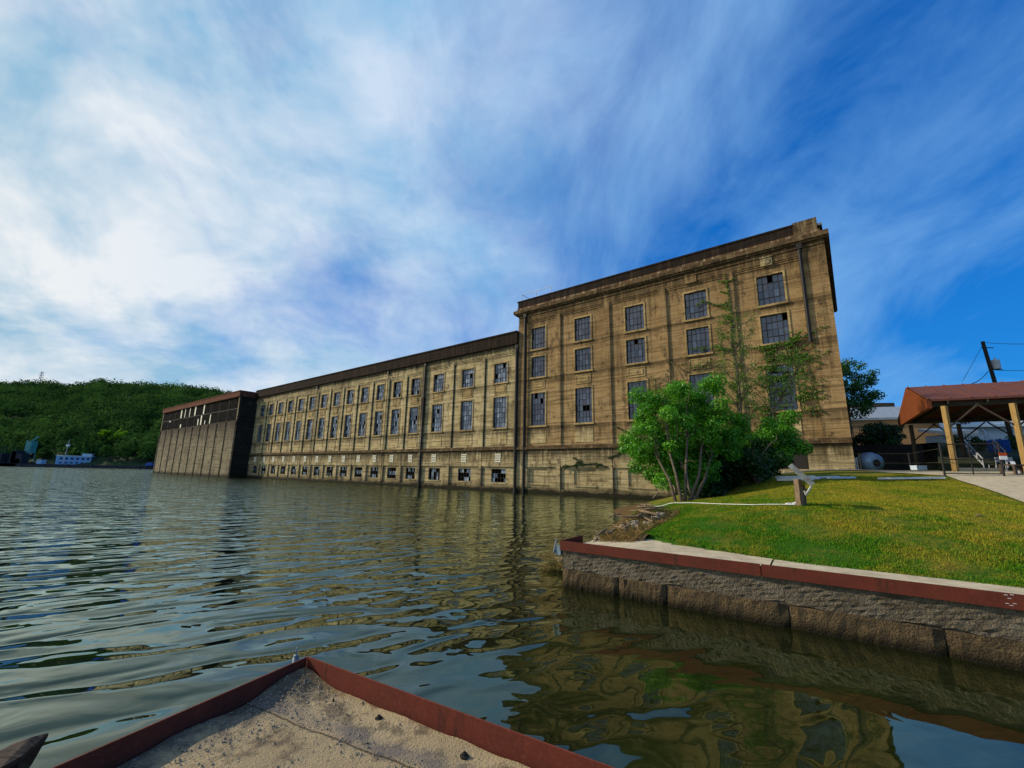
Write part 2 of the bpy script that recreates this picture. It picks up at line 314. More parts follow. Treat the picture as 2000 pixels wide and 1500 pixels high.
def strip_back(a): return np.interp(a, [0, .9, 2.2, 4.6, 12], [2.5, 2.1, 1.25, .64, .6])      # back edge of the concrete walk
inside = (Ag > .1) & (Bg < strip_back(Ag)+.05); ZZ = np.where(inside, np.minimum(ZZ, .80), ZZ)
side = (Ag <= .1) & (Bg < 3.2); ZZ = np.where(side, np.minimum(ZZ, -.2-.0*Ag), ZZ)
mb = MB(); mb.v = list(zip(XX.ravel().tolist(), YY.ravel().tolist(), ZZ.ravel().tolist())); W_ = XX.shape[1]
mb.f = [(j*W_+i, j*W_+i+1, (j+1)*W_+i+1, (j+1)*W_+i) for j in range(XX.shape[0]-1) for i in range(W_-1)]
tag(mb.build('lawn_ground', 'lawn', smooth=True), kind='structure')
# grass tufts
def scatter_grass(n, name):
    P = []
    while sum(len(p) for p in P) < n:
        yy = 6+rng.random(40000)**1.6*18; xx = rng.uniform(1, 30, 40000)
        a = (xx-C0[0])*DW[0]+(yy-C0[1])*DW[1]; b = (xx-C0[0])*NW[0]+(yy-C0[1])*NW[1]
        ok = (a > .3) & (b > strip_back(np.maximum(a, 0))+.03+rng.normal(0, .03, len(a))) & (xx < yy*1.35)
        gx, gy = xx[ok], yy[ok]; z = ground(gx, gy); aa, bb = a[ok], b[ok]; near = (bb < strip_back(aa)+1.2)
        drv = (gx > road_edge(gy)); ok2 = (z > .6) & ~drv; P.append(np.c_[gx, gy, z][ok2])
    P = np.concatenate(P)[:n]; N = len(P); ang = rng.uniform(0, 2*np.pi, N); hh = rng.uniform(.012, .038, N)*(1+1.3*rng.random(N)**6); ww = rng.uniform(.005, .011, N)*(1+P[:, 1]/14)
    d = np.c_[np.cos(ang), np.sin(ang), np.zeros(N)]; lean = np.c_[rng.normal(0, .35, N), rng.normal(0, .35, N), np.ones(N)]*hh[:, None]
    V = np.stack([P-d*ww[:, None]-[0, 0, .01], P+d*ww[:, None]-[0, 0, .01], P+lean], 1); return quads_mesh(name, V, 3)
def road_edge(y):
    pe = [at(1846, 931, 22), at(1905, 955, 18.), at(1995, 985, 14.)]; ys = [pe[2][1], pe[1][1], pe[0][1]]; xs = [pe[2][0], pe[1][0], pe[0][0]]
    return np.interp(y, ys, xs, left=1e3, right=xs[-1])
m, q = mat('grass_blades'); v = q.coord(); c, n2 = grass_cols(q, v); r = q.noise(v, 60, 2, .6)
c = q.mix(q.ramp(r, .35, .7), c, q.mix(.5, c, (.16, .30, .02)))
d1 = q.new('ShaderNodeBsdfDiffuse', {0: c}).outputs[0]; d2 = q.new('ShaderNodeBsdfTranslucent', {0: c}).outputs[0]
M['blade'] = finish(m, q, q.new('ShaderNodeMixShader', {0: .4, 1: d1, 2: d2}).outputs[0])
tag(link(scatter_grass(230000, 'grass'), 'grass', 'blade'), 'short mown grass, green with yellowed patches, above the river wall', 'grass', kind='stuff')

# concrete walk behind the wall + driveway + path at the building
M['walk'] = simple('pale_concrete', (.50, .42, .28), (.33, .27, .18), 3.5, .9, .4, .02)
wz = lambda a: float(np.interp(a, [0, .4, 1.4, 30], [.84, .86, .945, .945]))
mb = MB(); N_ = 40; aa = np.linspace(.14, 34, N_*3)
for i in range(len(aa)-1):
    a0, a1 = aa[i], aa[i+1]
    if a0 < 4.12 <= a1: a1 = a1-.03
    mb.quad(ab(a0, -.03, wz(a0)), ab(a1, -.03, wz(a1)), ab(a1, float(strip_back(a1))+.08, wz(a1)+.01), ab(a0, float(strip_back(a0))+.08, wz(a0)+.01))
tag(mb.build('walkway', 'walk'), kind='structure')
mb = MB(); pts = [(14, 0), (16, 0), (18, 0), (20, 0), (22, 0), (24, 0), (27, 0)]
for i in range(len(pts)-1):
    for k in range(8):
        r_ = []
        for yy in (pts[i][0], pts[i+1][0]):
            x0 = float(road_edge(yy)) if yy >= 14 else 20
            r_.append([(x0+.1+2.2*kk, yy) for kk in (k, k+1)])
        mb.quad(*[(px, py, gz(px, py)+.05) for px, py in (r_[0][0], r_[0][1], r_[1][1], r_[1][0])])
tag(mb.build('driveway', 'walk'), kind='structure')
M['greywalk'] = simple('grey_path', (.16, .17, .18), (.10, .10, .11), 4, .9)
mb = MB()
for i in range(14):
    u0, u1 = 7-i*1.1, 7-(i+1)*1.1
    P = [fac(u0, 0, -2.3), fac(u1, 0, -2.3), fac(u1, 0, -.3), fac(u0, 0, -.3)]
    mb.poly([(p[0], p[1], max(gz(p[0], p[1]), 2.3)+.06) for p in P])
tag(mb.build('path', 'greywalk'), kind='structure')

# ------------------------------------------------------------------ the powerhouse
B = empty('powerhouse_building', fac(0), math.atan2(-TF[1], -TF[0]), label='long abandoned tan concrete powerhouse with rows of steel windows standing in the river', cat='building')
PR = .18      # pilaster projection
def wall_open(mb, x0, x1, z0, z1, y, ops, dep):
    xs = sorted({x0, x1, *[o[0] for o in ops], *[o[1] for o in ops]}); zs = sorted({z0, z1, *[o[2] for o in ops], *[o[3] for o in ops]})
    for i in range(len(xs)-1):
        for j in range(len(zs)-1):
            cx, cz = (xs[i]+xs[i+1])/2, (zs[j]+zs[j+1])/2
            if any(o[0] < cx < o[1] and o[2] < cz < o[3] for o in ops): continue
            mb.quad((xs[i], y, zs[j]), (xs[i+1], y, zs[j]), (xs[i+1], y, zs[j+1]), (xs[i], y, zs[j+1]))
    for (a, b, c, d) in ops:
        mb.quad((a, y, c), (a, y+dep, c), (a, y+dep, d), (a, y, d)); mb.quad((b, y, c), (b, y, d), (b, y+dep, d), (b, y+dep, c))
        mb.quad((a, y, c), (b, y, c), (b, y+dep, c), (a, y+dep, c)); mb.quad((a, y, d), (a, y+dep, d), (b, y+dep, d), (b, y, d))
REV = .28
WPROTO = {}
def make_window(w, h, cols, rows, broken, wild, seed, glass):
    g = random.Random(seed); f = MB(); t = .045
    f.box(0, w, 0, .07, 0, t); f.box(0, w, 0, .07, h-t, h); f.box(0, t, 0, .07, t, h-t); f.box(w-t, w, 0, .07, t, h-t)
    for i in range(1, cols):
        x = w*i/cols; f.box(x-.024, x+.024, .01, .06, t, h-t)
    for j in range(1, rows):
        z = h*j/rows; f.box(t, w-t, .012, .058, z-.022, z+.022)
    if rows > 3:      # opening vent sash
        a0, a1 = w/cols, w*(cols-1)/cols; b0, b1 = h/rows, h*2.97/rows
        f.box(a0-.03, a1+.03, -.015, .008, b0-.03, b0+.02); f.box(a0-.03, a1+.03, -.015, .008, b1-.02, b1+.03); f.box(a0-.03, a0+.02, -.015, .008, b0+.02, b1-.02); f.box(a1-.02, a1+.03, -.015, .008, b0+.02, b1-.02)
    p = MB(); tone = []
    for i in range(cols):
        for j in range(rows):
            if g.random() < broken: continue
            x0, x1, z0, z1 = w*i/cols, w*(i+1)/cols, h*j/rows, h*(j+1)/rows; tl = .02 if not wild else .05
            d = [g.uniform(-tl, tl) for _ in range(3)]; y = .035
            p.quad((x0, y+d[0], z0), (x1, y+d[1], z0), (x1, y+d[1]+d[2], z1), (x0, y+d[0]+d[2], z1)); tv = g.random()**2.2; tone += [tv]*4
    F = f.build('window', 'muntin'); P = p.build('pane', glass, F); attr(P.data, 'tone', tone)
    return F
def place_window(kind, x, z, y, w, h, cols, rows, broken, wild=False, label=None):
    key = (kind, round(w, 2), random.randrange(5))
    if key not in WPROTO:
        o = make_window(w, h, cols, rows, broken, wild, int(w*100)+rows*7+len(WPROTO)*13, 'glass_dark' if kind[0] == 't' else 'glass'); WPROTO[key] = o
    else:
        src = WPROTO[key]; o = src.copy(); COL.objects.link(o)
        for ch in src.children: c = ch.copy(); COL.objects.link(c); c.parent = o
    o.parent = B; o.location = (x-w/2, y, z); return o
def surround(x, w, z0, z1, y, t=.17, p=.07):
    a, b = x-w/2, x+w/2; trim = MB()
    trim.box(a-t, a, y-p, y, z0-.0, z1+t); trim.box(b, b+t, y-p, y, z0, z1+t); trim.box(a, b, y-p, y, z1, z1+t)
    trim.box(a-t-.08, b+t+.08, y-p-.10, y, z0-.20, z0); trim.build('window_surround', 'trimc', B)
def panel(x, w, z0, z1, y):
    a, b = x-w/2, x+w/2; trim = MB()
    for (c, d, e, f) in ((a, b, z0, z0+.09), (a, b, z1-.09, z1), (a, a+.09, z0+.09, z1-.09), (b-.09, b, z0+.09, z1-.09)): trim.box(c, d, y-.06, y, e, f)
    trim.box(a+.28, b-.28, y-.07, y, z0+.26, z1-.26); trim.box(a+.09, b-.09, y-.012, y, z0+.09, z1-.09); trim.build('wall_panel', 'trimc', B)
def head(x0, x1, z):
    trim = MB()
    trim.box(x0, x1, -PR*.72, 0, z-.16, z); trim.box(x0, x1, -PR*.38, 0, z-.36, z-.16); trim.build('bay_head', 'conc' if x1 > -34 and x0 > -34 else 'conc_low', B)
plx = MB()
# --- tall part: u 0..34.3
TB = [(1.85, 7.6, 4.5), (8.4, 14.3, 11.3), (15.1, 20.95, 17.95), (21.65, 27.7, 24.6), (28.4, 33.4, 31.15)]
ops = []; WT = 2.2
for (a, b, c) in TB:
    for z0, z1 in ((18.45, 21.4), (14.65, 17.42), (8.35, 12.55)): ops.append((-c-WT/2, -c+WT/2, z0, z1))
wb = MB(); wall_open(wb, -34.3, 0, 5.6, 23.9, 0, ops, REV)
wb.quad((0, 0, 3), (0, 22, 3), (0, 22, 25), (0, 0, 25)); wb.quad((-34.3, 0, 19), (-34.3, 0, 25), (-34.3, 22, 25), (-34.3, 22, 19)); wb.quad((-34.3, 22, 0), (0, 22, 0), (0, 22, 25), (-34.3, 22, 25))
o = wb.build('wall', 'conc', B); tag(o, 'tall wall of the five-bay end section')
for (a, b, c) in TB:
    for z0, z1, r in ((18.45, 21.4, 4), (14.65, 17.42, 4), (8.35, 12.55, 6)):
        place_window('t%d' % r, -c, z0, REV*.55, WT, z1-z0, 5, r, .03); surround(-c, WT, z0, z1, 0)
    panel(-c, 2.0, 13.05, 14.15, 0); head(-b, -a, 22.55)
    MB().box(-c-WT/2-.1, -c+WT/2+.1, -.05, 0, 6.1, 7.85).build('apron_panel', 'apron', B)
pr = [(0, 1.85), (7.6, 8.4), (14.3, 15.1), (20.95, 21.65), (27.7, 28.4), (33.4, 34.3)]
for a, b in pr:
    p = MB(); p.box(-b, -a, -PR, 0, 5.6, 22.55)
    if b-a < 1.2: p.box(-b-.14, -a+.14, -PR*.45, 0, 5.6, 22.3)
    p.build('pilaster', 'conc', B)
p = MB(); p.box(-34.3, 0.0, -PR-.003, 0, 22.55, 23.75); p.box(-34.3, 0, -PR-.1, 0, 23.2, 23.34)
p.box(-34.2, 0.06, -.3, 21.9, 23.76, 23.79); p.build('frieze', 'conc', B)
p = MB(); p.box(-35.0, .40, -PR-.42, 22.6, 23.8, 24.25); p.box(-34.8, .3, -PR-.22, 22.4, 23.62, 23.8); p.build('cornice', 'cornice', B)
p = MB(); p.box(-34.6, -.2, -PR-.10, 22.2, 24.25, 24.62); p.build('fascia', 'cornice_top', B)
p = MB(); p.box(-34.5, -2.2, -PR-.03, 22.1, 24.62, 25.55); p.box(-34.6, -2.2, -PR-.10, 22.2, 25.55, 25.72); p.build('parapet', 'parapet', B)
p = MB(); p.box(-2.2, -.35, -PR-.06, 22.13, 24.62, 25.85); p.build('parapet', 'cornice', B)
for x in (-4.6, ):
    p = MB(); p.box(x-.5, x+.5, -PR-.10, -PR, 22.3, 23.1); p.tube([(x, -PR-.16, 22.72), (x, -PR-.08, 22.72)], .3, 14); p.box(x-.55, x+.55, -PR-.16, -PR-.0, 23.1, 23.2); p.build('corbel', 'plinth', B)
for x in (-11.5, ):
    p = MB(); p.box(x-.75, x+.5, -PR-.08, -PR, 22.4, 23.15); p.build('corbel', 'conc', B)
# plinth of the tall part
bay = [(-b, -a) for a, b, c in TB]; ops = [(a+.0, b-.0, .55, 3.18) for a, b in bay[1:]]; ops.append((-5.9, -3.1, 3.2, 5.15))
p = MB(); wall_open(p, -34.3, 0, -2, 5.35, -PR, ops, PR); p.quad((0, -PR, 2.5), (0, 0, 2.5), (0, 0, 5.35), (0, -PR, 5.35)); p.build('base_wall', 'plinth', B)
rec = MB()
for (a, b, c) in TB[1:]: 
    wall_open(rec, -b, -a, .5, 3.2, 0.0, [(-c-1.4, -c+1.4, 1.15, 2.93)], .14); rec.quad((-c-1.4, .14, 1.15), (-c+1.4, .14, 1.15), (-c+1.4, .14, 2.93), (-c-1.4, .14, 2.93)); rec.box(-c-1.55, -c+1.55, -.1, 0, 1.0, 1.13)
rec.build('blocked_opening', 'plinth', B)
p = MB(); p.box(-34.3, .05, -PR-.20, .0, 5.35, 5.6); p.box(-34.3, .02, -PR-.08, 0, 5.6, 5.8); p.build('ledge', 'cornice', B)
p = MB(); p.box(-5.85, -4.55, .3, .36, 3.2, 5.1); p.box(-4.4, -3.15, .3, .36, 3.2, 5.1); p.build('door', 'iron', B)
# --- low part: u 34.3..117
LB = [(34.3, 40.35, 37.5), (40.95, 46.65, 43.8), (47.25, 52.95, 50.1)]; ed = 53.8
for k in range(13):
    c = 55.65+4.8*k; nxt = c+2.1 if k < 12 else 117.; LB.append((ed, nxt, c)); ed = nxt+.6
ops = []; WL = []
for i, (a, b, c) in enumerate(LB):
    w = 2.35 if i < 3 else 2.15; WL.append(w)
    for z0, z1 in ((14.62, 17.38), (8.35, 12.58)): ops.append((-c-w/2, -c+w/2, z0, z1))
wb = MB(); wall_open(wb, -117, -34.3, 5.6, 19.6, 0, ops, REV)
wb.quad((-117, 20, 0), (-34.3, 20, 0), (-34.3, 20, 21), (-117, 20, 21)); tag(wb.build('wall', 'conc_low', B), 'lower wall of the long sixteen-bay section')
for i, (a, b, c) in enumerate(LB):
    w = WL[i]; hz = 18.7 if i < 3 else 18.2
    for z0, z1, r in ((14.62, 17.38, 4), (8.35, 12.58, 6)):
        place_window('l%d' % r, -c, z0, REV*.55, w, z1-z0, 5, r, .07); surround(-c, w, z0, z1, 0)
    panel(-c, w-.2, 13.05, 14.3, 0); head(-b, -a, hz)
    MB().box(-c-w/2-.1, -c+w/2+.1, -.05, 0, 6.1, 7.75).build('apron_panel', 'apron', B)
    if i and i != 3:
        p = MB(); p.box(-a-.0, -LB[i-1][1], -PR, 0, 5.6, 18.9) if False else p.box(-a, -LB[i-1][1], -PR, 0, 5.6, hz); p.build('pilaster', 'conc_low', B)
    p = MB(); p.box(-b-.0, -a, -PR+.002, 0, hz, 19.6); p.build('frieze', 'conc_low', B)
p = MB(); p.box(-53.8, -52.95, -PR-.06, 0, -2, 19.5); p.build('pilaster', 'block', B)
for i in range(1, 16):
    if i != 3:
        a0, a1 = LB[i][0], LB[i-1][1]; p = MB(); p.box(-a0, -a1, -PR-.0, 0, 18.2 if i > 3 else 18.7, 19.6); p.build('frieze', 'conc_low', B)
p = MB(); p.box(-117, -34.3, -PR-.42, 20.2, 19.6, 21.2); p.box(-117, -34.3, -PR-.52, 20.3, 21.2, 21.4); tag(p.build('roof_parapet', 'parapet', B), 'dark brown roof edge band')
p = MB(); p.box(-117, -34.3, -PR-.20, .0, 5.35, 5.6); p.box(-117, -34.3, -PR-.08, 0, 5.6, 5.8); p.build('ledge', 'cornice', B)
ops = [(-b, -a, .5, 3.18) for a, b, c in LB]; vts = []
for a, b, c in LB:
    vts.append((-c-.42, -c+.42, 3.72, 4.95))
p = MB(); wall_open(p, -117, -34.3, -2, 5.35, -PR, ops+vts, PR); p.build('base_wall', 'plinth', B)
rec = MB()
for i, (a, b, c) in enumerate(LB):
    w = 2.5 if i < 3 else 2.3
    wall_open(rec, -b, -a, .45, 3.2, 0.0, [(-c-w/2, -c+w/2, 1.12, 2.86)], .3)
    place_window('b', -c, 1.12, .16, w, 1.74, 5, 3, .55, True); MB().box(-c-w/2-.15, -c+w/2+.15, -.08, 0, .95, 1.11).build('window_sill', 'plinth', B)
    o = MB()
    for k in range(5): z = 3.74+k*.245; o.obox((-c-.4, -PR-.05, z), (.8, 0, 0), (0, .10, .04), (0, -.01, .12))
    o.box(-c-.46, -c-.4, -PR-.06, -PR+.1, 3.68, 4.98); o.box(-c+.4, -c+.46, -PR-.06, -PR+.1, 3.68, 4.98)
    o.build('vent', 'louvre', B)
rec.build('base_recess', 'plinth', B)
# thin dark strips painting each pilaster's shadow line, carried on down the base
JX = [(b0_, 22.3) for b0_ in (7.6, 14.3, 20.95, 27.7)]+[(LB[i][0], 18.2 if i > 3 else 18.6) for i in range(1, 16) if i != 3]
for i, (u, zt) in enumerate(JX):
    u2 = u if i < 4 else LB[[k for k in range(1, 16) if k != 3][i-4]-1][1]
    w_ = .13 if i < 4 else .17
    MB().box(-u2-.0, -u2+w_, -.03, 0, 5.8, zt).build('shadow_strip', 'shadow_strip', B); p = MB(); p.box(-u2-w_, -u2, -PR-.012, -PR, -1, 3.3); p.box(-u2-.14, -u2-.06, -PR-.008, -PR, 3.3, 5.34); p.build('shadow_strip', 'shadow_strip', B)
# interior darkness, roofs
p = MB(); p.box(-34.2, -.1, 3.0, 21.8, -1, 24.6); p.box(-116.8, -34.3, 3.0, 19.8, -1, 21.0)
for z in (5.5, 13.6, 17.9): p.box(-34.2, -.1, .4, 3.0, z, z+.3)
for z in (5.5, 13.6, 19.55): p.box(-116.8, -34.3, .4, 3.0, z, z+.3)
p.build('interior', 'dark', B)
p = MB(); p.box(-34.4, 0, -.2, 22, 25.0, 25.2); p.box(-116.9, -34.4, -.3, 20, 20.9, 21.0); p.build('roof', 'greywalk', B)
# downpipes
for (u, z0, z1, r) in ((33.15, -.5, 23.6, .16), (1.9, 14.2, 23.6, .15), (53.1, -.5, 19.5, .13), (34.5, -.5, 19.5, .2), (62.9, .2, 19.4, .05), (87.1, .2, 19.4, .05)):
    p = MB(); p.tube([(-u, -PR-.12, z0), (-u, -PR-.12, z1)], r, 8); p.box(-u-.22, -u+.22, -PR-.3, -PR, z1-.5, z1); p.build('downpipe', 'iron', B)
p = MB()
for x in (-34.2, -31.8, -29.4): p.tube([(x, .3, 25.6), (x, .3, 26.9)], .035, 6)
p.tube([(-34.2, .3, 26.88), (-29.4, .3, 26.88)], .035, 6); p.tube([(-34.2, .3, 26.88), (-34.2, 3, 26.88), (-34.2, 3, 25.6)], .035, 6); p.build('railing', 'white', B)
# --- far block (screen house): u 117..180, projecting 4 m
yb = -4.0; p = MB()
p.quad((-180, yb, -2), (-117, yb, -2), (-117, yb, 13.7), (-180, yb, 13.7)); sw = MB(); sw.quad((-117, yb, -2), (-117, 20, -2), (-117, 20, 20.6), (-117, yb, 20.6)); tag(sw.build('wall', 'sidewall', B), 'side wall of the far projecting block, coloured dark for its shade'); p.quad((-180, 20, -2), (-180, yb, -2), (-180, yb, 20.6), (-180, 20, 20.6)); p.quad((-117, 20, -2), (-180, 20, -2), (-180, 20, 20.6), (-117, 20, 20.6))
p.quad((-180, yb, 13.7), (-117, yb, 13.7), (-117, yb+.4, 13.7), (-180, yb+.4, 13.7))
p.box(-117.7, -117., yb-.02, yb+.4, 13.7, 19.5); p.box(-180, -179.3, yb-.02, yb+.4, 13.7, 19.5); tag(p.build('wall', 'block', B), 'blank streaked wall of the far projecting block')
for k in range(11):
    x = -117.4-k*6.22; p = MB(); p.box(x-.16, x+.16, yb-.16, yb, -2, 13.4); p.build('wall_rib', 'block', B); MB().box(x+.16, x+.55, yb-.03, yb, -1, 13.2-random.uniform(0, 2.5)).build('stain_strip', 'stain', B)
p = MB(); p.box(-180.2, -116.8, yb-.3, 20.2, 19.5, 20.75); p.box(-180.3, -116.7, yb-.4, 20.3, 20.75, 20.95); tag(p.build('roof_edge', 'band', B), 'rust red roof edge band of the far block')
p = MB(); p.quad((-180, yb+7, 13.7), (-117, yb+7, 13.7), (-117, yb+7, 19.5), (-180, yb+7, 19.5)); p.quad((-180, yb+.4, 13.6), (-117, yb+.4, 13.6), (-117, yb+7, 13.7), (-180, yb+7, 13.7)); p.build('screen_backing', 'dark', B)
for k in range(10):
    x0 = -117.7-6.16*k; x1 = x0-6.16; p = MB(); p.box(x1, x1+.22, yb+.05, yb+.3, 13.7, 19.5)
    for j in range(1, 8): x = x0-(x0-x1)*j/8; p.box(x-.055, x+.055, yb+.1, yb+.22, 13.7, 19.5)
    p.box(x1+.22, x0, yb+.08, yb+.24, 16.5, 16.66); p.build('screen', 'muntin', B)
g = random.Random(3)
for (u, z0, z1, w) in ((161.5, 16.8, 19.4, 1.0), (157.8, 16.8, 19.4, .5), (153.5, 16.7, 19.4, .5), (149.2, 16.8, 19.4, 1.0), (142, 16.7, 19.4, .8), (143, 13.8, 16.4, .9), (145.3, 13.8, 15.6, .7), (136, 13.8, 16.2, .6), (160.5, 13.8, 14.8, 1.), (172, 16.1, 16.5, 1.2), (139.7, 13.8, 14.8, .5)):
    MB().obox((-u, yb+.02, z0), (w, 0, 0), (0, .03, 0), (g.uniform(-.1, .1), 0, z1-z0)).build('hanging_panel', 'louvre', B)

# ------------------------------------------------------------------ river wall
def wallmat(name, c1, c2, c3):
    m, q = mat(name); v = q.coord(); n = q.noise(v, 2.2, 7, .72, .3); f = q.noise(v, 26, 5, .75); f2 = q.new('ShaderNodeTexVoronoi', {'Vector': v, 'Scale': 34.}).outputs[0]; x, y, z = q.sep(v)
    s = q.noise(v, 3.5, 5, .7, sc=(1, 1, 3.5)); c = q.mix(q.ramp(n, .36, .66), c1, c2); c = q.mix(q.ramp(s, .52, .68, 0, .75), c, c3); c = q.mix(q.ramp(f, .53, .72, 0, .9), c, tuple(k*.16 for k in c1)); c = q.mix(q.ramp(f2, .16, .06, 0, .5), c, (.42, .38, .30))
    c = q.mix(q.ramp(z, .20, .04), c, (.018, .014, .007))
    h = q.math('ADD', q.math('MULTIPLY', n, .25), q.math('ADD', q.math('MULTIPLY', f, 1.), q.math('MULTIPLY', f2, -.5))); return finish(m, q, principled(q, c, .95, h, 1., .05, spec=.15))
M['rw'] = wallmat('rough_river_wall', (.115, .092, .062), (.20, .17, .125), (.050, .038, .024))
M['rwlow'] = wallmat('algae_stone', (.125, .085, .045), (.07, .05, .028), (.19, .13, .06))
RW = empty('river_wall', ab(0, 0, 0), 0, label='rough grey river wall edged with a red steel plate, holding up the lawn', cat='wall')
def rw_build(mb, name, m, bevel=0., label=None):
    o = mb.build(name, m, RW, bevel=bevel); o.data.transform(Matrix.Translation(-Vector(ab(0, 0, 0)))); 
    if label: tag(o, label)
    return o
mb = MB()          # upper wall with a rough face
na, nz = 260, 9; k0 = 0
zz = np.linspace(.36, .78, nz)
for j in range(nz):
    for i in range(na):
        a = 34*(i/(na-1))**1.5; r = .012*math.sin(a*7.1+j)+.01*math.sin(a*17.3+j*2.1)+random.uniform(-.008, .008)
        mb.v.append(tuple(ab(a, -r if j < nz-1 else 0, zz[j]+(.03*math.sin(a*3.3)+.015*math.sin(a*11) if j == 0 else 0))))
for j in range(nz-1):
    for i in range(na-1): mb.f.append((j*na+i, j*na+i+1, (j+1)*na+i+1, (j+1)*na+i))
mb.obox(ab(.0, .03, -.5), ab(34, .03, -.5)-ab(0, .03, -.5), ab(0, .4, 0)-ab(0, 0, 0), (0, 0, 1.27))
mb.obox(ab(-.0, .0, -.8), ab(.25, 0, 0)-ab(0, 0, 0), ab(0, 3.4, 0)-ab(0, 0, 0), (0, 0, 1.57)); rw_build(mb, 'wall', 'rw')
px = [1100, 1190, 1289, 1540, 1858]; an = []
for x in px: 
    P = atz(x, 1145+(x-1100)*.168, .15); an.append(float((P[:2]-C0)@DW))
an[0] = -.02; an += [an[-1]+2.1, an[-1]+4.5, an[-1]+7]
for i in range(len(an)-1):
    mb = MB(); L = an[i+1]-an[i]; n = 16; m_ = 6
    for j in range(m_):
        for k in range(n):
            z = -.7+(.36+.7)*j/(m_-1); s = k/(n-1); e = min(s, 1-s)*L; r = .045*min(1, e/.02)+.012*math.sin(k*1.9+j*2+i)+random.uniform(-.008, .008)
            if j == m_-1: z += .02*math.sin(k*.9+i)
            mb.v.append(tuple(ab(an[i]+.012+s*(L-.024), -r, z)))
    for j in range(m_-1):
        for k in range(n-1): mb.f.append((j*n+k, j*n+k+1, (j+1)*n+k+1, (j+1)*n+k))
    T = len(mb.v); mb.v += [tuple(ab(an[i]+.025, .02, .36)), tuple(ab(an[i+1]-.025, .02, .36))]
    mb.f.append(tuple([(m_-1)*n+k for k in range(n)]+[T+1, T])); rw_build(mb, 'stone_block', 'rwlow')
def redsteel(name, k=1.):
    m, q = mat(name); v = q.coord(); n = q.noise(v, 4, 6, .7); f = q.noise(v, 40, 4, .7); s = q.noise(v, 9, 5, .7, sc=(1, 1, .2))
    c = q.mix(q.ramp(n, .35, .7), (.165*k, .036*k, .021*k), (.105*k, .026*k, .016*k)); c = q.mix(q.ramp(f, .55, .75, 0, .7), c, (.24*k, .065*k, .03*k)); c = q.mix(q.ramp(s, .56, .68, 0, .8), c, (.045, .020, .013)); c = q.mix(q.ramp(q.noise(v, 1.1, 6, .7), .52, .68, 0, .6), c, (.09, .03, .015)); return finish(m, q, principled(q, c, .8, f, .4, .006, spec=.15))
M['red'] = redsteel('red_oxide_steel', .75); M['rust'] = redsteel('rusty_rim_steel', .95)
sp = [(-.05, 3.96), (3.975, 21), (21.02, 34)]
for a0, a1 in sp:
    mb = MB(); mb.obox(ab(a0, -.055, .775), ab(a1-a0, 0, 0)-ab(0, 0, 0), ab(0, .018, 0)-ab(0, 0, 0), (0, 0, .205)); mb.obox(ab(a0, -.037, .775), ab(a1-a0, 0, 0)-ab(0, 0, 0), ab(0, .12, 0)-ab(0, 0, 0), (0, 0, .012)); rw_build(mb, 'steel_edging', 'red')
mb = MB(); mb.obox(ab(-.05, -.037, .775), ab(.016, 0, 0)-ab(0, 0, 0), ab(0, 1.15, 0)-ab(0, 0, 0), (0, 0, .205)); rw_build(mb, 'steel_edging', 'red')
M['zinc'] = simple('blue_grey_steel', (.20, .26, .30), (.12, .15, .17), 12, .5)
mb = MB(); mb.obox(ab(-.19, -.03, .66), ab(.14, 0, 0)-ab(0, 0, 0), ab(0, .1, 0)-ab(0, 0, 0), (0, 0, .20)); mb.tube([ab(-.22, -.05, .70), ab(-.16, 0, 1.0)], .018, 8); rw_build(mb, 'corner_bracket', 'zinc')
mb = MB(); am = float((atz(1955, 1165, .9)[:2]-C0)@DW)
if 1:
    for k, (du, dz) in enumerate(((0, .16), (.05, .12), (.10, .17), (.0, .05), (.06, .03), (.12, .06))): mb.obox(ab(am+du*.6, -.057, .79+dz), ab(.035, 0, 0)-ab(0, 0, 0), ab(0, .0015, 0)-ab(0, 0, 0), (0.0, 0, .007))
rw_build(mb, 'chalk_mark', 'white')
# ------------------------------------------------------------------ near dock
K = atz(600, 1283, 1.)[:2]; d1 = atz(1195, 1500, 1.)[:2]-K; d1 /= np.linalg.norm(d1); d2 = atz(103, 1500, 1.)[:2]-K; d2 /= np.linalg.norm(d2)
def kd(a, b, z): p = K+d1*a+d2*b; return np.array([p[0], p[1], z])
DK = empty('dock', kd(0, 0, 0), 0, label='near concrete dock corner with rusty red steel rim, dusty gravel and bolts', cat='dock')
def dk_build(mb, name, m, smooth=False, bevel=0., label=None):
    o = mb.build(name, m, DK, smooth, bevel); o.data.transform(Matrix.Translation(-Vector(kd(0, 0, 0))))
    if label: tag(o, label)
    return o
m, q = mat('dusty_dock'); v = q.coord(); x, y, z = q.sep(v); n = q.noise(v, 1.3, 6, .6, .4); n2 = q.noise(v, 5, 6, .7); f = q.noise(v, 60, 4, .7); sp_ = q.new('ShaderNodeTexVoronoi', {'Vector': v, 'Scale': 45.}).outputs[0]
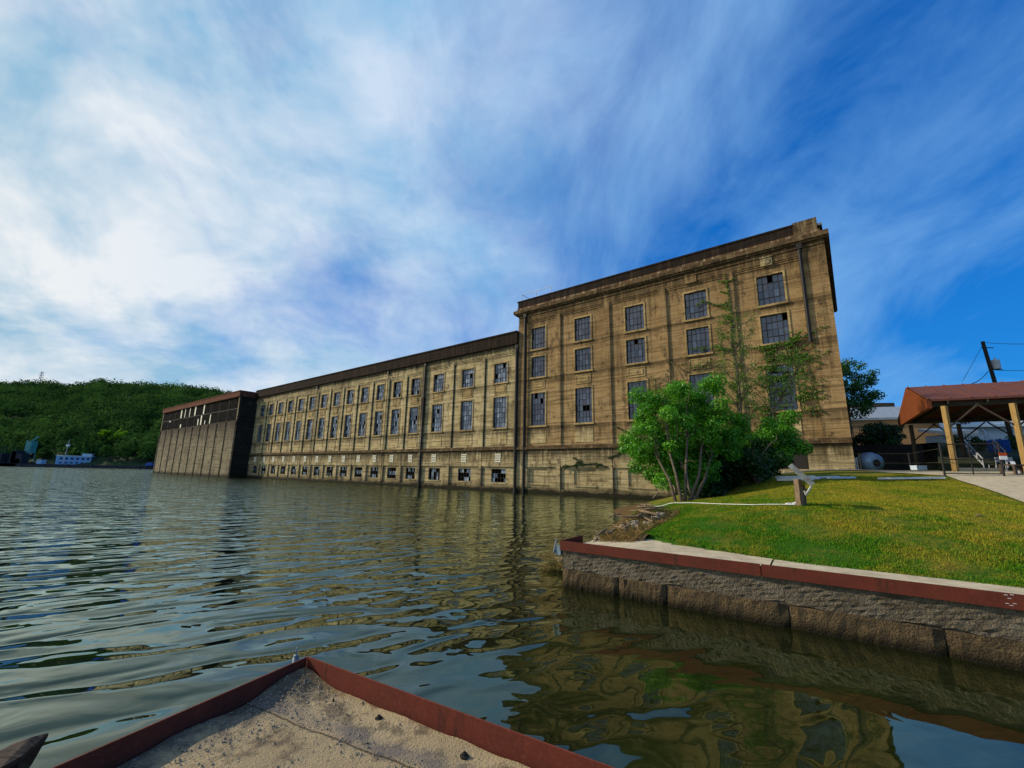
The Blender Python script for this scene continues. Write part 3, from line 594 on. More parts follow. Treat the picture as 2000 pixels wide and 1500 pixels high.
# local offsets from rims
ea = q.math('ADD', q.math('MULTIPLY', x, float(d1[0])), q.math('MULTIPLY', y, float(d1[1]))); eb = q.math('ADD', q.math('MULTIPLY', x, float(d2[0])), q.math('MULTIPLY', y, float(d2[1])))
c = q.mix(q.ramp(n, .38, .66), (.43, .33, .19), (.30, .23, .135)); c = q.mix(q.ramp(n2, .50, .64, 0, .85), c, (.17, .125, .075))
grit = q.math('ADD', q.ramp(ea, .55, .12), q.ramp(n2, .35, .65, -.6, .5)); c = q.mix(q.math('MULTIPLY', grit, .92, clamp=True), c, (.115, .10, .08)); cor = q.math('ADD', q.ramp(q.math('ADD', q.math('MULTIPLY', ea, 1.1), q.math('MULTIPLY', eb, .8)), .75, .25), q.ramp(n2, .4, .6, -.35, .25)); c = q.mix(q.math('MULTIPLY', cor, .85, clamp=True), c, (.075, .06, .04)); ds = q.math('ADD', q.ramp(eb, .16, .02), q.ramp(n2, .4, .6, -.3, .1)); c = q.mix(q.math('MULTIPLY', ds, .6, clamp=True), c, (.30, .17, .06))
ln = q.math('ABSOLUTE', q.math('SUBTRACT', eb, .42)); grit2 = q.math('ADD', q.ramp(ln, .13, .03), q.ramp(n2, .4, .7, -.6, .3)); c = q.mix(q.math('MULTIPLY', grit2, .75, clamp=True), c, (.17, .145, .13))
cr = q.math('ABSOLUTE', q.math('SUBTRACT', eb, .5)); c = q.mix(q.ramp(cr, .012, .004, 0, .8), c, (.05, .035, .02))
c = q.mix(q.ramp(f, .6, .72, 0, .8), c, (.08, .065, .045)); c = q.mix(q.ramp(sp_, .10, .04, 0, .5), c, (.55, .5, .4))
rs = q.math('SQRT', q.math('ADD', q.math('POWER', q.math('SUBTRACT', ea, .57), 2.), q.math('POWER', q.math('SUBTRACT', eb, 1.19), 2.))); c = q.mix(q.ramp(rs, .035, .012, 0, .8), c, (.55, .17, .01))
M['dockc'] = finish(m, q, principled(q, c, .95, q.math('ADD', q.math('MULTIPLY', n2, 1.2), f), .9, .025, spec=.15))
mb = MB(); nn = 110; Ls = 9.
hN = {}
for j in range(nn+1):
    for i in range(nn+1):
        a, b = .02+Ls*(i/nn)**1.8, .02+Ls*(j/nn)**1.8
        zz_ = .865+.055*math.exp(-((a/.26)**2+(b/.40)**2))+.014*math.exp(-(a/.25)**2)*(1+math.sin(b*9))+.004*math.sin(a*13+b*7)+random.uniform(-.003, .003)*(a < 3)
        mb.v.append(tuple(kd(a, b, zz_)))
for j in range(nn):
    for i in range(nn): mb.f.append((j*(nn+1)+i, (j+1)*(nn+1)+i, (j+1)*(nn+1)+i+1, j*(nn+1)+i+1))
dk_build(mb, 'deck', 'dockc', True)
mb = MB(); mb.obox(kd(0, 0, -1.5), kd(9, 0, 0)-kd(0, 0, 0), kd(0, 9, 0)-kd(0, 0, 0), (0, 0, 2.33)); dk_build(mb, 'dock_wall', 'rw')
mb = MB(); mb.obox(kd(-.014, -.014, .775), kd(9, 0, 0)-kd(0, 0, 0), kd(0, .010, 0)-kd(0, 0, 0), (0, 0, .225)); dk_build(mb, 'steel_rim', 'rust', bevel=.002)
mb = MB(); mb.obox(kd(-.014, .001, .775), kd(.013, 0, 0)-kd(0, 0, 0), kd(0, 9, 0)-kd(0, 0, 0), (0, 0, .223)); dk_build(mb, 'steel_rim', 'rust', bevel=.002)
def bolt(p, s=1.):
    mb = MB(); p = np.array(p); 
    mb.tube([p-[0, 0, .01], p+[0, 0, .003]], .026*s, 14); mb.tube([p+[0, 0, .003], p+[0, 0, .014]], .015*s, 6); mb.tube([p+[0, 0, .014], p+[0, 0, .022]], .0075*s, 8); return dk_build(mb, 'bolt', 'iron')
for x, y in ((740, 1403), (907, 1476), (651, 1370)): 
    P = atz(x, y, .868); bolt(P, 1. if x > 700 else .45)
mb = MB(); P = atz(577, 1292, .93); mb.tube([P-[0, 0, .5], P+[0, 0, .035]], .024, 14); mb.tube([P+[0, 0, .035], P+[0, 0, .05]], .019, 14); mb.tube([P+[0, 0, .05], P+[0, 0, .105]], .006, 8); dk_build(mb, 'mooring_pin', 'zinc', True)
# loose gravel
g = random.Random(11); PV = []
mb = MB()
for k in range(2600):
    a = abs(g.gauss(.02, .30))+.03; b = abs(g.gauss(.15, 1.0))+.03
    if g.random() < .3: a, b = g.uniform(.1, 2.8), .40+g.gauss(0, .07)
    if g.random() < .1: a, b = g.uniform(.1, 2.), g.uniform(.1, 2.5)
    p = kd(a, b, .865+.055*math.exp(-((a/.26)**2+(b/.40)**2))+.002+.014*math.exp(-(a/.25)**2)*(1+math.sin(b*9))); r = .0025+.008*g.random()**3; mb2 = MB(); t_ = g.uniform(0, 3)
    pts = [p+[r*math.cos(t_), r*math.sin(t_), 0], p+[r*math.cos(t_+2.1), r*math.sin(t_+2.1), 0], p+[r*math.cos(t_+4.2), r*math.sin(t_+4.2), 0], p+[g.uniform(-.5, .5)*r, g.uniform(-.5, .5)*r, r*1.1]]
    kk = len(mb.v); mb.v += [tuple(t) for t in pts]; mb.f += [(kk, kk+1, kk+3), (kk+1, kk+2, kk+3), (kk+2, kk, kk+3)]
M['grit'] = simple('grit', (.16, .14, .11), (.30, .26, .2), 30)
tag(mb.build('gravel', 'grit'), 'dark grit and gravel scattered over the near dock corner', 'gravel', kind='stuff')
# weathered board end at lower left
M['wood'] = simple('weathered_wood', (.10, .07, .05), (.035, .026, .02), 7, .9, .6, .02, sc=(1, 5, 5))
M['darkwood'] = simple('wet_dark_wood', (.035, .025, .02), (.02, .015, .012), 7, .7)
BD = empty('timber_end', atz(20, 1475, .62), label='dark weathered pointed timber end jutting over the water at lower left corner', cat='timber')
tip = atz(95, 1431, .62); o0 = np.array(BD.location)
top = [tip, atz(60, 1440, .64), atz(25, 1452, .625), atz(0, 1466, .63), atz(-120, 1510, .62), atz(-120, 1600, .60), atz(0, 1500, .60), atz(40, 1478, .60)]
def lower(P, d): return [p-np.array([0, 0, d]) for p in P]
mb = MB(); T = [p-o0 for p in top]; mb.poly(T)
for a_, b_ in zip(T, T[1:]+T[:1]): mb.quad(a_, a_-np.array([0, 0, .03]), b_-np.array([0, 0, .03]), b_)
mb.build('top_board', 'wood', BD)
mb = MB(); U = [p*.985-np.array([0, 0, .03]) for p in T]; L_ = [p-np.array([0, 0, .16]) for p in U]
L_[0] = L_[0]-np.array([.06, .01, 0]); mb.poly(L_)
for a_, b_, c_, d_ in zip(U, U[1:]+U[:1], L_[1:]+L_[:1], L_): mb.quad(a_, d_, c_, b_)
mb.build('side_board', 'darkwood', BD)

# ------------------------------------------------------------------ foliage
def leafmat(name, a, b, trans=.35, sc=1.2, gloss=.04):
    m, q = mat(name); v = q.coord(); n = q.noise(v, sc, 4, .6); at_ = q.new('ShaderNodeAttribute', attribute_name='tone').outputs['Fac']
    k = q.math('ADD', q.math('MULTIPLY', q.ramp(n, .38, .62), .5), q.math('MULTIPLY', at_, .5)); c = q.mix(k, a, b)
    d1_ = q.new('ShaderNodeBsdfDiffuse', {0: c}).outputs[0]; d2_ = q.new('ShaderNodeBsdfTranslucent', {0: c}).outputs[0]; gl = q.new('ShaderNodeBsdfGlossy', {0: (.5, .5, .5, 1), 'Roughness': .45}).outputs[0]
    s = q.new('ShaderNodeMixShader', {0: trans, 1: d1_, 2: d2_}).outputs[0]; s = q.new('ShaderNodeMixShader', {0: gloss, 1: s, 2: gl}).outputs[0]; return finish(m, q, s)
M['leaf'] = leafmat('bright_leaves', (.025, .13, .006), (.14, .40, .014))
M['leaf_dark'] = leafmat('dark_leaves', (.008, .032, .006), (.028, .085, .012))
M['leaf_olive'] = leafmat('olive_leaves', (.04, .12, .010), (.13, .26, .018))
M['leaf_far'] = leafmat('distant_leaves', (.007, .030, .009), (.095, .19, .034), .25, .022, 0.)
M['leaf_mid'] = leafmat('mid_leaves', (.012, .05, .008), (.05, .15, .015))
M['leaf_lime'] = leafmat('lime_leaves', (.10, .24, .010), (.22, .38, .02), gloss=0.)
M['bark'] = simple('bark', (.14, .105, .07), (.06, .045, .03), 9, .95, .6, .02)
M['bark_pale'] = simple('pale_bark', (.19, .155, .11), (.08, .065, .045), 9, .95, .6, .02)
def leaves(centres, radii, n, size, flat=.5, tone=None, fold=True):
    """leaf quads gathered in clumps around the given centres"""
    C = np.asarray(centres, float); Rr = np.asarray(radii, float); k = rng.integers(0, len(C), n) if Rr.std() < 1e-9 else rng.choice(len(C), n, p=Rr**2/(Rr**2).sum())
    d = rng.normal(size=(n, 3)); d /= np.linalg.norm(d, axis=1)[:, None]; rad = Rr[k]*rng.random(n)**.45; P = C[k]+d*rad[:, None]*[1, 1, .8]
    nrm = d*.7+rng.normal(size=(n, 3))*.6+[0, 0, flat]; nrm /= np.linalg.norm(nrm, axis=1)[:, None]
    a = np.cross(nrm, rng.normal(size=(n, 3))); a /= np.linalg.norm(a, axis=1)[:, None]; b = np.cross(nrm, a); s = size*rng.uniform(.6, 1.25, n)[:, None]
    V = np.stack([P-a*s*.5, P+b*s*.28, P+a*s*.5, P-b*s*.28], 1); tn = np.clip(rng.random(n)*.6+(np.random.RandomState(5).rand(len(C))[k])*.4, 0, 1); return V, np.repeat(tn, 4)
def leaf_obj(name, V, tn, m, parent):
    me = quads_mesh(name, V); attr(me, 'tone', tn); return link(me, name, m, parent)
def clumps(c, r, n, cr, shell=.55, g=rng):
    d = g.normal(size=(n, 3)); d /= np.linalg.norm(d, axis=1)[:, None]; rad = shell+(1-shell)*g.random(n); return np.asarray(c)+d*rad[:, None]*np.asarray(r), np.full(n, cr)*g.uniform(.6, 1.3, n)
def branchy(mb, base, tips, r0, wob=.15, n=6):
    base = np.array(base, float)
    for t in tips:
        t = np.array(t, float); L = np.linalg.norm(t-base); pts = []; 
        for i in range(n+1):
            s = i/n; p = base*(1-s)+t*s; p = p+np.array([0, 0, .12*L*math.sin(math.pi*s)])
            if 0 < i < n: p = p+rng.normal(0, wob*L/8, 3)
            pts.append(p)
        mb.tube(pts, [r0*(1-.8*i/n) for i in range(n+1)], 6)
# main bright tree by the water
def px_clumps(rows, Y, cr, jy=1.0):
    C = []; 
    for (x, y, n, sx_, sy_) in rows:
        for _ in range(n): C.append(at(x+rng.normal(0, sx_), y+rng.normal(0, sy_), Y+rng.normal(0, jy)))
    return np.array(C), np.full(len(C), cr)*rng.uniform(.6, 1.3, len(C))
tb_ = on(1338, 978, 24)
T1 = empty('river_tree', tb_, label='bright green multi-stemmed tree at the water edge in front of the powerhouse', cat='tree')
C1, R1 = px_clumps([(1300, 795, 10, 28, 16), (1370, 785, 10, 30, 15), (1262, 835, 9, 20, 18), (1330, 840, 14, 40, 24), (1410, 830, 10, 26, 24), (1250, 885, 5, 14, 12), (1300, 890, 8, 30, 16), (1370, 890, 9, 30, 16), (1285, 925, 4, 14, 9), (1430, 880, 5, 14, 14), (1330, 762, 4, 16, 6), (1385, 758, 3, 8, 5), (1330, 830, 14, 45, 30), (1400, 860, 12, 25, 30), (1350, 910, 8, 20, 14), (1335, 925, 8, 16, 10), (1370, 930, 6, 14, 10), (1300, 870, 8, 20, 14), (1240, 850, 3, 8, 8), (1228, 880, 2, 6, 5), (1310, 935, 3, 8, 6)], 24, .58, .9)
C1b, R1b = px_clumps([(1340, 860, 14, 40, 28), (1300, 850, 8, 24, 24), (1390, 880, 8, 24, 22), (1350, 910, 7, 24, 10)], 22.9, .5, .25); C1 = np.concatenate([C1, C1b]); R1 = np.concatenate([R1, R1b])
V, tn = leaves(C1, R1, 66000, .155, .3); o = leaf_obj('crown', V-tb_, tn, 'leaf', T1)
mb = MB(); tips = [at(1262, 850, 23.6), at(1290, 800, 24), at(1345, 780, 24.3), at(1400, 810, 24), at(1420, 850, 24.2), at(1310, 880, 23.4)]
for i, t in enumerate(tips):
    b0 = tb_+np.array([(-.35+.16*i), rng.normal(0, .1), -.15]); pts = [b0]; 
    for s in (.25, .5, .75, 1): pts.append(b0*(1-s)+t*s+np.array([0, 0, .35*math.sin(math.pi*s)])+rng.normal(0, .08, 3))
    mb.tube([p-tb_ for p in pts], [.085, .065, .05, .03, .012], 7)
    for s in (.5, .7, .85):
        b1 = b0*(1-s)+t*s+np.array([0, 0, .35*math.sin(math.pi*s)]); branchy(mb, b1-tb_, [C1[rng.integers(len(C1))]-tb_ for _ in range(2)] if np.random.rand() < 0 else [b1-tb_+rng.normal(0, .7, 3)+[0, 0, .5] for _ in range(3)], .025)
mb.build('trunk', 'bark', T1, True)
# dark evergreen scrub beside it
def bush(name, rows, Y, cr, n, size, m, base, label, cat, stems=4, mat_='bark', jy=1.0, group=None):
    b = np.array(base, float); E_ = empty(name, b, label=label, cat=cat, group=group); C, R_ = px_clumps(rows, Y, cr, jy); V, tn = leaves(C, R_, n, size, .3); leaf_obj('crown', V-b, tn, m, E_)
    mb = MB(); idx = rng.choice(len(C), min(stems, len(C)), replace=False); branchy(mb, (0, 0, -.1), [C[i]-b for i in idx], .05, .2); mb.build('trunk', mat_, E_, True); return E_
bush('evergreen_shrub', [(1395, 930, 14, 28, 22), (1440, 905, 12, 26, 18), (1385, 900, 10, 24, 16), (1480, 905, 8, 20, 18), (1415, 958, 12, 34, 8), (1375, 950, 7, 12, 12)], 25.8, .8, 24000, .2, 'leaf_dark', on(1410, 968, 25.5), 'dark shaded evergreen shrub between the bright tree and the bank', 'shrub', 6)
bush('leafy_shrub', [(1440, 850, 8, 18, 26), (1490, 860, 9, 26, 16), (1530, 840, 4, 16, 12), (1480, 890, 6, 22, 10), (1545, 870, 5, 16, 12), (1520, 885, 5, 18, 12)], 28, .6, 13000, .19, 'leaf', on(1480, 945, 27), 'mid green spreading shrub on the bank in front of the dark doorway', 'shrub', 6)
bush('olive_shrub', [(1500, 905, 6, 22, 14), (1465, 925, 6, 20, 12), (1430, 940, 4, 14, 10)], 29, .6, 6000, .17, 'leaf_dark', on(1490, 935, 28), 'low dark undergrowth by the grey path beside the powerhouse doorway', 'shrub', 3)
# twiggy half-bare tree
sb = on(1445, 945, 29); T2 = empty('twiggy_tree', sb, label='thin half-bare tree with olive leaves reaching the second window row', cat='tree')
mb = MB(); tipsC = []
trk = [sb, at(1448, 860, 29), at(1446, 780, 29.2), at(1436, 700, 29.4), at(1428, 640, 29.5)]; mb.tube([p-sb for p in trk], [.12, .10, .07, .04, .012], 7)
trk2 = [sb+[.5, 0, 0], at(1490, 830, 29), at(1530, 770, 29), at(1560, 720, 29.2)]; mb.tube([p-sb for p in trk2], [.09, .07, .04, .012], 7)
for k in range(60):
    tk = trk if k % 3 else trk2; s = rng.uniform(.9, len(tk)-1.05); i = int(s); p0 = tk[i]*(1-(s-i))+tk[i+1]*(s-i); sgn = 1 if rng.random() < .5 else -1
    L = rng.uniform(1.2, 3.4)*(1.2-.5*s/(len(tk)-1)); p1 = p0+np.array([sgn*L*rng.uniform(.4, .9), rng.normal(0, .35)*L*.5, L*rng.uniform(.35, .9)]); branchy(mb, p0-sb, [p1-sb], .028, .25)
    for _ in range(5):
        s2 = rng.uniform(.35, 1); q0 = p0*(1-s2)+p1*s2+[0, 0, .1]; q1 = q0+rng.normal(0, .45, 3)+[0, 0, .4]; mb.tube([q0-sb, (q0+q1)/2-sb+rng.normal(0, .05, 3), q1-sb], [.012, .009, .004], 4); tipsC.append(q1); tipsC.append((q0+q1)/2)
mb.build('trunk', 'bark', T2, True); tipsC = np.array(tipsC); V, tn = leaves(tipsC, np.full(len(tipsC), .30), 7000, .115, .3); leaf_obj('crown', V-sb, tn, 'leaf_olive', T2)
# climbing vines on the facade
def vine(label, paths, side, nl, spread, leafm='leaf_olive', base_u=8., base_z=4., size=.16, thick=.05):
    o0 = fac(base_u, base_z, -.4); E_ = empty('climbing_vine', o0, label=label, cat='vine', group='vines on the powerhouse wall'); mb = MB(); pts_all = []
    for path in paths:
        P = [fac(u, z, -PR-.08) for u, z in path]; mb.tube([p-o0 for p in P], [thick*(1-.7*i/len(P)) for i in range(len(P))], 5)
        for a_, b_ in zip(P[:-1], P[1:]):
            for s in np.arange(0, 1, .12/np.linalg.norm(b_-a_)*1.5): pts_all.append(a_*(1-s)+b_*s)
    base = np.array(pts_all); twigs = []
    for k in range(side):
        p = base[rng.integers(len(base))].copy(); d = 1 if rng.random() < .5 else -1; cur = [p-o0]; ln = rng.uniform(.6, spread)
        for s in range(6):
            p = p+np.array([-TF[0], -TF[1], 0])*d*ln/6+np.array([0, 0, rng.normal(.02, .10)]); cur.append(p-o0); p[:2] += TF*max(0, .35-float(p[:2]@TF)); twigs.append(p.copy())
        mb.tube(cur, [.020*(1-.12*i) for i in range(7)], 4)
    mb.build('stem', 'bark', E_); pts = np.concatenate([base, np.array(twigs)]) if twigs else base
    V, tn = leaves(pts, np.full(len(pts), .13), nl, size, .0); leaf_obj('leaves', V-o0, tn, leafm, E_)
vine('green vine climbing straight up the pilaster between the two rightmost bays', [[(8.1, 5), (8.2, 9), (8.0, 12), (8.2, 15), (8.0, 18), (8.1, 20.5), (8.3, 22.6)], [(8.1, 19), (9.4, 19.4), (10.6, 20.2)], [(8.1, 17.3), (9.2, 17.6)], [(8.1, 14.5), (9.6, 15), (12, 15.2)]], 30, 3600, .8)
vine('wide vine spreading under the rightmost upper windows to the building corner', [[(5, 6), (5.5, 9), (5.4, 13), (5.6, 14.4)], [(5.6, 14.3), (4, 14.2), (2.8, 14.6), (1.8, 15.0)], [(3, 8), (2.6, 11), (3, 14)], [(4.6, 12.9), (2.8, 13.2), (1.8, 12.8)], [(3.2, 10), (2.2, 9.6), (1.4, 9.9)], [(5.5, 11), (3.6, 11.5), (2.3, 12.)]], 95, 6500, 1.5)
vine('sparse brown vine twigs on the wall beside the third bay', [[(14.7, 7.5), (14.4, 10), (14.7, 13)], [(14.6, 8), (16, 9), (16.4, 10.5), (16.5, 13)], [(11.9, 13), (10, 13.6), (9, 12)], [(12.8, 12), (13.5, 13.5), (14.5, 14.5)]], 85, 900, 2.4)
vine('dark green vine draped over the base wall left of the bright tree', [[(16, 4), (18, 4.9), (19.3, 5.2), (20.6, 4.5), (21.6, 4.2)], [(21.6, 3.2), (23, 3.6), (25, 3.5), (27, 3.2), (27.2, 2.7)], [(17.5, 6), (19.2, 7), (20.4, 7.6)], [(18, 6.4), (20, 6.2)]], 14, 2600, 1.4, 'leaf_dark', 20, 4)

# ------------------------------------------------------------------ lawn objects
sgp = on(1567, 988, 11.6); SY_ = sgp[1]; SG = empty('sign_stand', sgp, label='tilted grey display panel on a thick weathered wooden post on the lawn', cat='sign')
M['post'] = simple('grey_brown_post', (.20, .14, .09), (.09, .065, .045), 10, .9, .7, .02, sc=(4, 4, .6)); M['panel'] = simple('weathered_panel_edge', (.40, .40, .38), (.20, .19, .17), 6, .7)
tl = at(1540, 912, SY_)-sgp; tr_ = at(1584, 950, SY_-.15)-sgp
def off_(p, d): return p+np.array(d)
mb = MB(); pt = at(1561, 930, SY_)-sgp; mb.obox((-.10, -.09, -.2), (.10, 0, 0), (0, .2, 0), pt*[1, 1, 1]+np.array([0, 0, .12])); mb.build('post', 'post', SG, bevel=.008)
mb = MB(); mb.obox((.015, .0, -.2), (.115, 0, 0), (0, .2, 0), pt*[1, 1, 1]+np.array([.0, 0, -.02])); mb.build('post', 'post', SG, bevel=.008)
mb = MB(); dd = tr_-tl; nn_ = np.cross(dd, [.56, .83, 0]); nn_ = nn_/np.linalg.norm(nn_); WX = np.array([.56, .83, 0])*.75; mb.obox(tl-WX/2, dd, WX, nn_*.11); mb.build('display_panel', 'panel', SG, bevel=.006)
mb = MB(); W1 = WX*.51; mb.obox(tl-W1+nn_*.112, dd*1.0, WX*.04, nn_*.015); mb.obox(tl+W1-WX*.04+nn_*.112, dd, WX*.04, nn_*.015); e = at(1584, 950, SY_-.15)-sgp; f_ = at(1574, 966, SY_-.15)-sgp; f2_ = at(1571, 958, SY_-.15)-sgp
mb.beam(e-W1, f_-W1, .03); mb.beam(e+W1, f_+W1, .03); mb.beam(f_-W1, f_+W1, .03); mb.beam(f_-W1, f2_-W1*.8, .03); mb.build('frame', 'panel', SG)
mb = MB(); mb.beam(at(1556, 942, SY_)-sgp, at(1575, 958, SY_)-sgp, .06, .05); mb.build('bracket', 'post', SG)
cl_ = on(1548, 987, 11.9); mb = MB(); g = random.Random(4)
for i in range(7): mb.rock((-.14+.05*i, g.uniform(-.03, .03), .025+.035*math.exp(-((i-5)/1.5)**2)), .045, i, (1.1, 1, .8))
tag(mb.build('cloth', 'white', None, True, loc=cl_), 'crumpled white cloth lying at the foot of the display post', 'cloth')
# white line / cable on the lawn
def draped(name, P, r, m, label, cat, n=14, group=None):
    pts = []
    P = [on(*t) for t in P]
    for a_, b_ in zip(P[:-1], P[1:]):
        for s in np.linspace(0, 1, n, endpoint=False): p = a_*(1-s)+b_*s; pts.append(np.array([p[0], p[1], gz(p[0], p[1])+r+.035]))
    o0 = pts[0]; mb = MB(); mb.tube([p-o0 for p in pts], r, 6); return tag(mb.build(name, m, None, True, loc=o0), label, cat, group)
draped('hose', [(1262, 984, 20.), (1330, 985, 18), (1400, 987, 16.), (1470, 989, 14), (1563, 990, 12.)], .010, 'white', 'thin white hose lying across the lawn to the display post', 'hose')
def plank(x0, y0, x1, y1, Y0, Y1, w, label, dz=.09):
    a_, b_ = on(x0, y0, Y0), on(x1, y1, Y1); a_[2] += dz; b_[2] += dz; mb = MB(); mb.beam((0, 0, 0), b_-a_, w, .09); tag(mb.build('plank', 'white', None, loc=a_), label, 'plank', 'white planks on the lawn')
for i, (x0, y0, x1, y1, Y0, Y1) in enumerate(((1516, 935, 1592, 934, 21.9, 22.1), (1519, 938, 1600, 938, 20.8, 21.2), (1521, 941, 1588, 940, 19.9, 20.3), (1595, 936, 1636, 935, 21.1, 21.4), (1620, 937, 1668, 936, 20.8, 21.), (1716, 938, 1846, 937, 19.7, 20.))):
    plank(x0, y0, x1, y1, Y0, Y1, .22, ['white plank at the back of the stack behind the display post', 'middle white plank of the stack behind the display post', 'nearest white plank of the stack behind the display post', 'short white plank to the right of the stacked planks', 'white plank end lying half in grass left of the thin fence post', 'long white board lying in the grass left of the gate'][i])

# debris at the wall corner
M['rock'] = simple('pale_rock', (.30, .25, .18), (.16, .13, .09), 12, .9, .5, .02); M['drift'] = simple('driftwood', (.24, .165, .10), (.11, .075, .045), 9, .9, .5, .01, sc=(1, 1, 4))
g = random.Random(21); dn = 0
def deb_h(a, b): return .35+.55*min(1, max(0, (a+1.3)/2.2))*1.0
for k in range(26):
    a, b = g.uniform(-1.0, .9), g.uniform(1.5, 5.2); x_, y_ = ab(a, b)[:2]; r = g.uniform(.07, .16); z_ = max(gz(x_, y_), .1)+.05+.25*max(0, 1-abs(a-.2)); tag(MB().rock((0, 0, 0), r, k).build('rock', 'rock', None, False, loc=(x_, y_, z_)), 'pale rock lying in the driftwood heap at the wall corner', 'rock', 'rocks in the debris heap')
for k in range(30):
    a, b = g.uniform(-1.1, .9), g.uniform(1.3, 5.3); x_, y_ = ab(a, b)[:2]; z_ = max(gz(x_, y_), .1)+.12+.3*max(0, 1-abs(a-.2)); L = g.uniform(.35, 1.1); th = g.uniform(0, 3.1); d = np.array([math.cos(th), math.sin(th), g.uniform(-.15, .3)])*L
    mb = MB(); mb.tube([-d/2, -d*.1+rng.normal(0, .03, 3), d*.2+rng.normal(0, .03, 3), d/2], [g.uniform(.02, .04), .03, .025, .01], 6); tag(mb.build('driftwood', 'drift', None, True, loc=(x_, y_, z_)), 'brown driftwood stick in the heap at the wall corner', 'driftwood', 'driftwood sticks in the debris heap')
for (x0, y0, x1, y1, Y, lab) in ((1190, 1009, 1213, 1004, 14.2, 'pale bare stick poking from the debris heap beside the lawn tip'), (1275, 973, 1288, 962, 30, 'pale bleached branch lying on the bank below the powerhouse wall'), (1247, 990, 1257, 984, 19, 'short pale stick at the lawn edge by the river')):
    a_, b_ = at(x0, y0, Y), at(x1, y1, Y); mb = MB(); mb.tube([(0, 0, 0), (b_-a_)*.5+np.array([0, 0, .01]), b_-a_], [.035*Y/20, .03*Y/20, .02*Y/20], 6); tag(mb.build('branch', 'bark_pale', None, True, loc=a_), lab, 'branch')
# weed streaming just under the surface along the wall
n = 5200; a = rng.uniform(.6, 13, n); b = -.15-np.abs(rng.normal(0, 1.0, n))*(.55+.09*a); k = np.sin(a*1.3+b*2.1)+np.sin(a*.7-b*3.3) > -.35; a, b = a[k], b[k]; n = len(a)
z0 = rng.uniform(-.22, -.015, n); L = rng.uniform(.12, .55, n)*(.8+.08*a); th = rng.normal(.10, .10, n)+.05*np.sin(a*2); cur = rng.normal(0, .12, n); w_ = rng.uniform(.003, .008, n)*(1+.05*a); Q = []
for s0, s1 in ((0, .33), (.33, .66), (.66, 1)):
    pt_ = lambda s: np.stack([a+L*s*np.cos(th), b-L*s*np.sin(th)-cur*L*s*s], 1)
    p0, p1 = pt_(s0), pt_(s1)
    def W3(p, dw, z): x_ = C0[0]+DW[0]*p[:, 0]+NW[0]*(p[:, 1]+dw); y_ = C0[1]+DW[1]*p[:, 0]+NW[1]*(p[:, 1]+dw); return np.stack([x_, y_, z], 1)
    t0, t1 = w_*(1-s0*.7), w_*(1-s1*.7); Q.append(np.stack([W3(p0, -t0, z0), W3(p0, t0, z0), W3(p1, t1, z0), W3(p1, -t1, z0)], 1))
V = np.concatenate(Q); me = quads_mesh('water_weed', V); attr(me, 'tone', np.repeat(np.tile(rng.random(n), 3), 4)); M['wweed'] = leafmat('stream_weed', (.10, .085, .015), (.62, .44, .12), .3, 1.5, 0.)
tag(link(me, 'water_weed', 'wweed'), 'thin yellow-green water weed streaming below the surface beside the river wall', 'water weed', kind='stuff')
# matted dead weeds
Pn = 26000; a = rng.uniform(-1.35, 1.25, Pn); b = rng.uniform(1.1, 5.6, Pn); P = C0+a[:, None]*DW+b[:, None]*NW; z = np.maximum(ground(P[:, 0], P[:, 1]), .02)+rng.random(Pn)*.10+.26*np.clip(1-np.abs(a-.1), 0, 1); ok = (z > .0) & (a+rng.normal(0, .1, Pn) > -1.25+.0*b); P3 = np.c_[P, z][ok]
d = rng.normal(size=(len(P3), 3)); d[:, 2] = d[:, 2]*.5; d /= np.linalg.norm(d, axis=1)[:, None]; s_ = np.cross(d, rng.normal(size=d.shape)); s_ /= np.linalg.norm(s_, axis=1)[:, None]; L = rng.uniform(.06, .24, len(P3))[:, None]
V = np.stack([P3-s_*.006, P3+s_*.006, P3+d*L], 1); me = quads_mesh('weeds', V, 3); attr(me, 'tone', np.repeat(rng.random(len(P3)), 3)); M['weed'] = leafmat('dead_weeds', (.03, .06, .01), (.34, .20, .06), .2)
tag(link(me, 'weeds', 'weed'), 'matted dead reeds and water weed heaped at the wall corner', 'weeds', kind='stuff')
mb = MB(); nx_ = 26
for j in range(nx_):
    for i in range(nx_):
        a_, b_ = -1.5+2.9*i/(nx_-1), .8+5.2*j/(nx_-1); p = ab(a_, b_); mb.v.append((p[0], p[1], max(gz(p[0], p[1]), -.5)+.22*max(0, 1-abs(a_-.15))*min(1, (b_-.8)/.8)*min(1, (6-b_)/.8)-.02+.04*math.sin(i*1.7)*math.cos(j*2.1)))
for j in range(nx_-1):
    for i in range(nx_-1): mb.f.append((j*nx_+i, j*nx_+i+1, (j+1)*nx_+i+1, (j+1)*nx_+i))
M['silt'] = simple('silt', (.13, .085, .04), (.06, .045, .02), 5, .95, .8, .04); tag(mb.build('mud_bank', 'silt', None, True), kind='structure')
Pc = on(1912, 1010, 10.5); mb = MB(); mb.rock((0, 0, .03), .06, 5, (1.4, 1, .5)); tag(mb.build('paper_scrap', 'drift', None, loc=Pc), 'small tan scrap of litter lying on the lawn', 'litter')

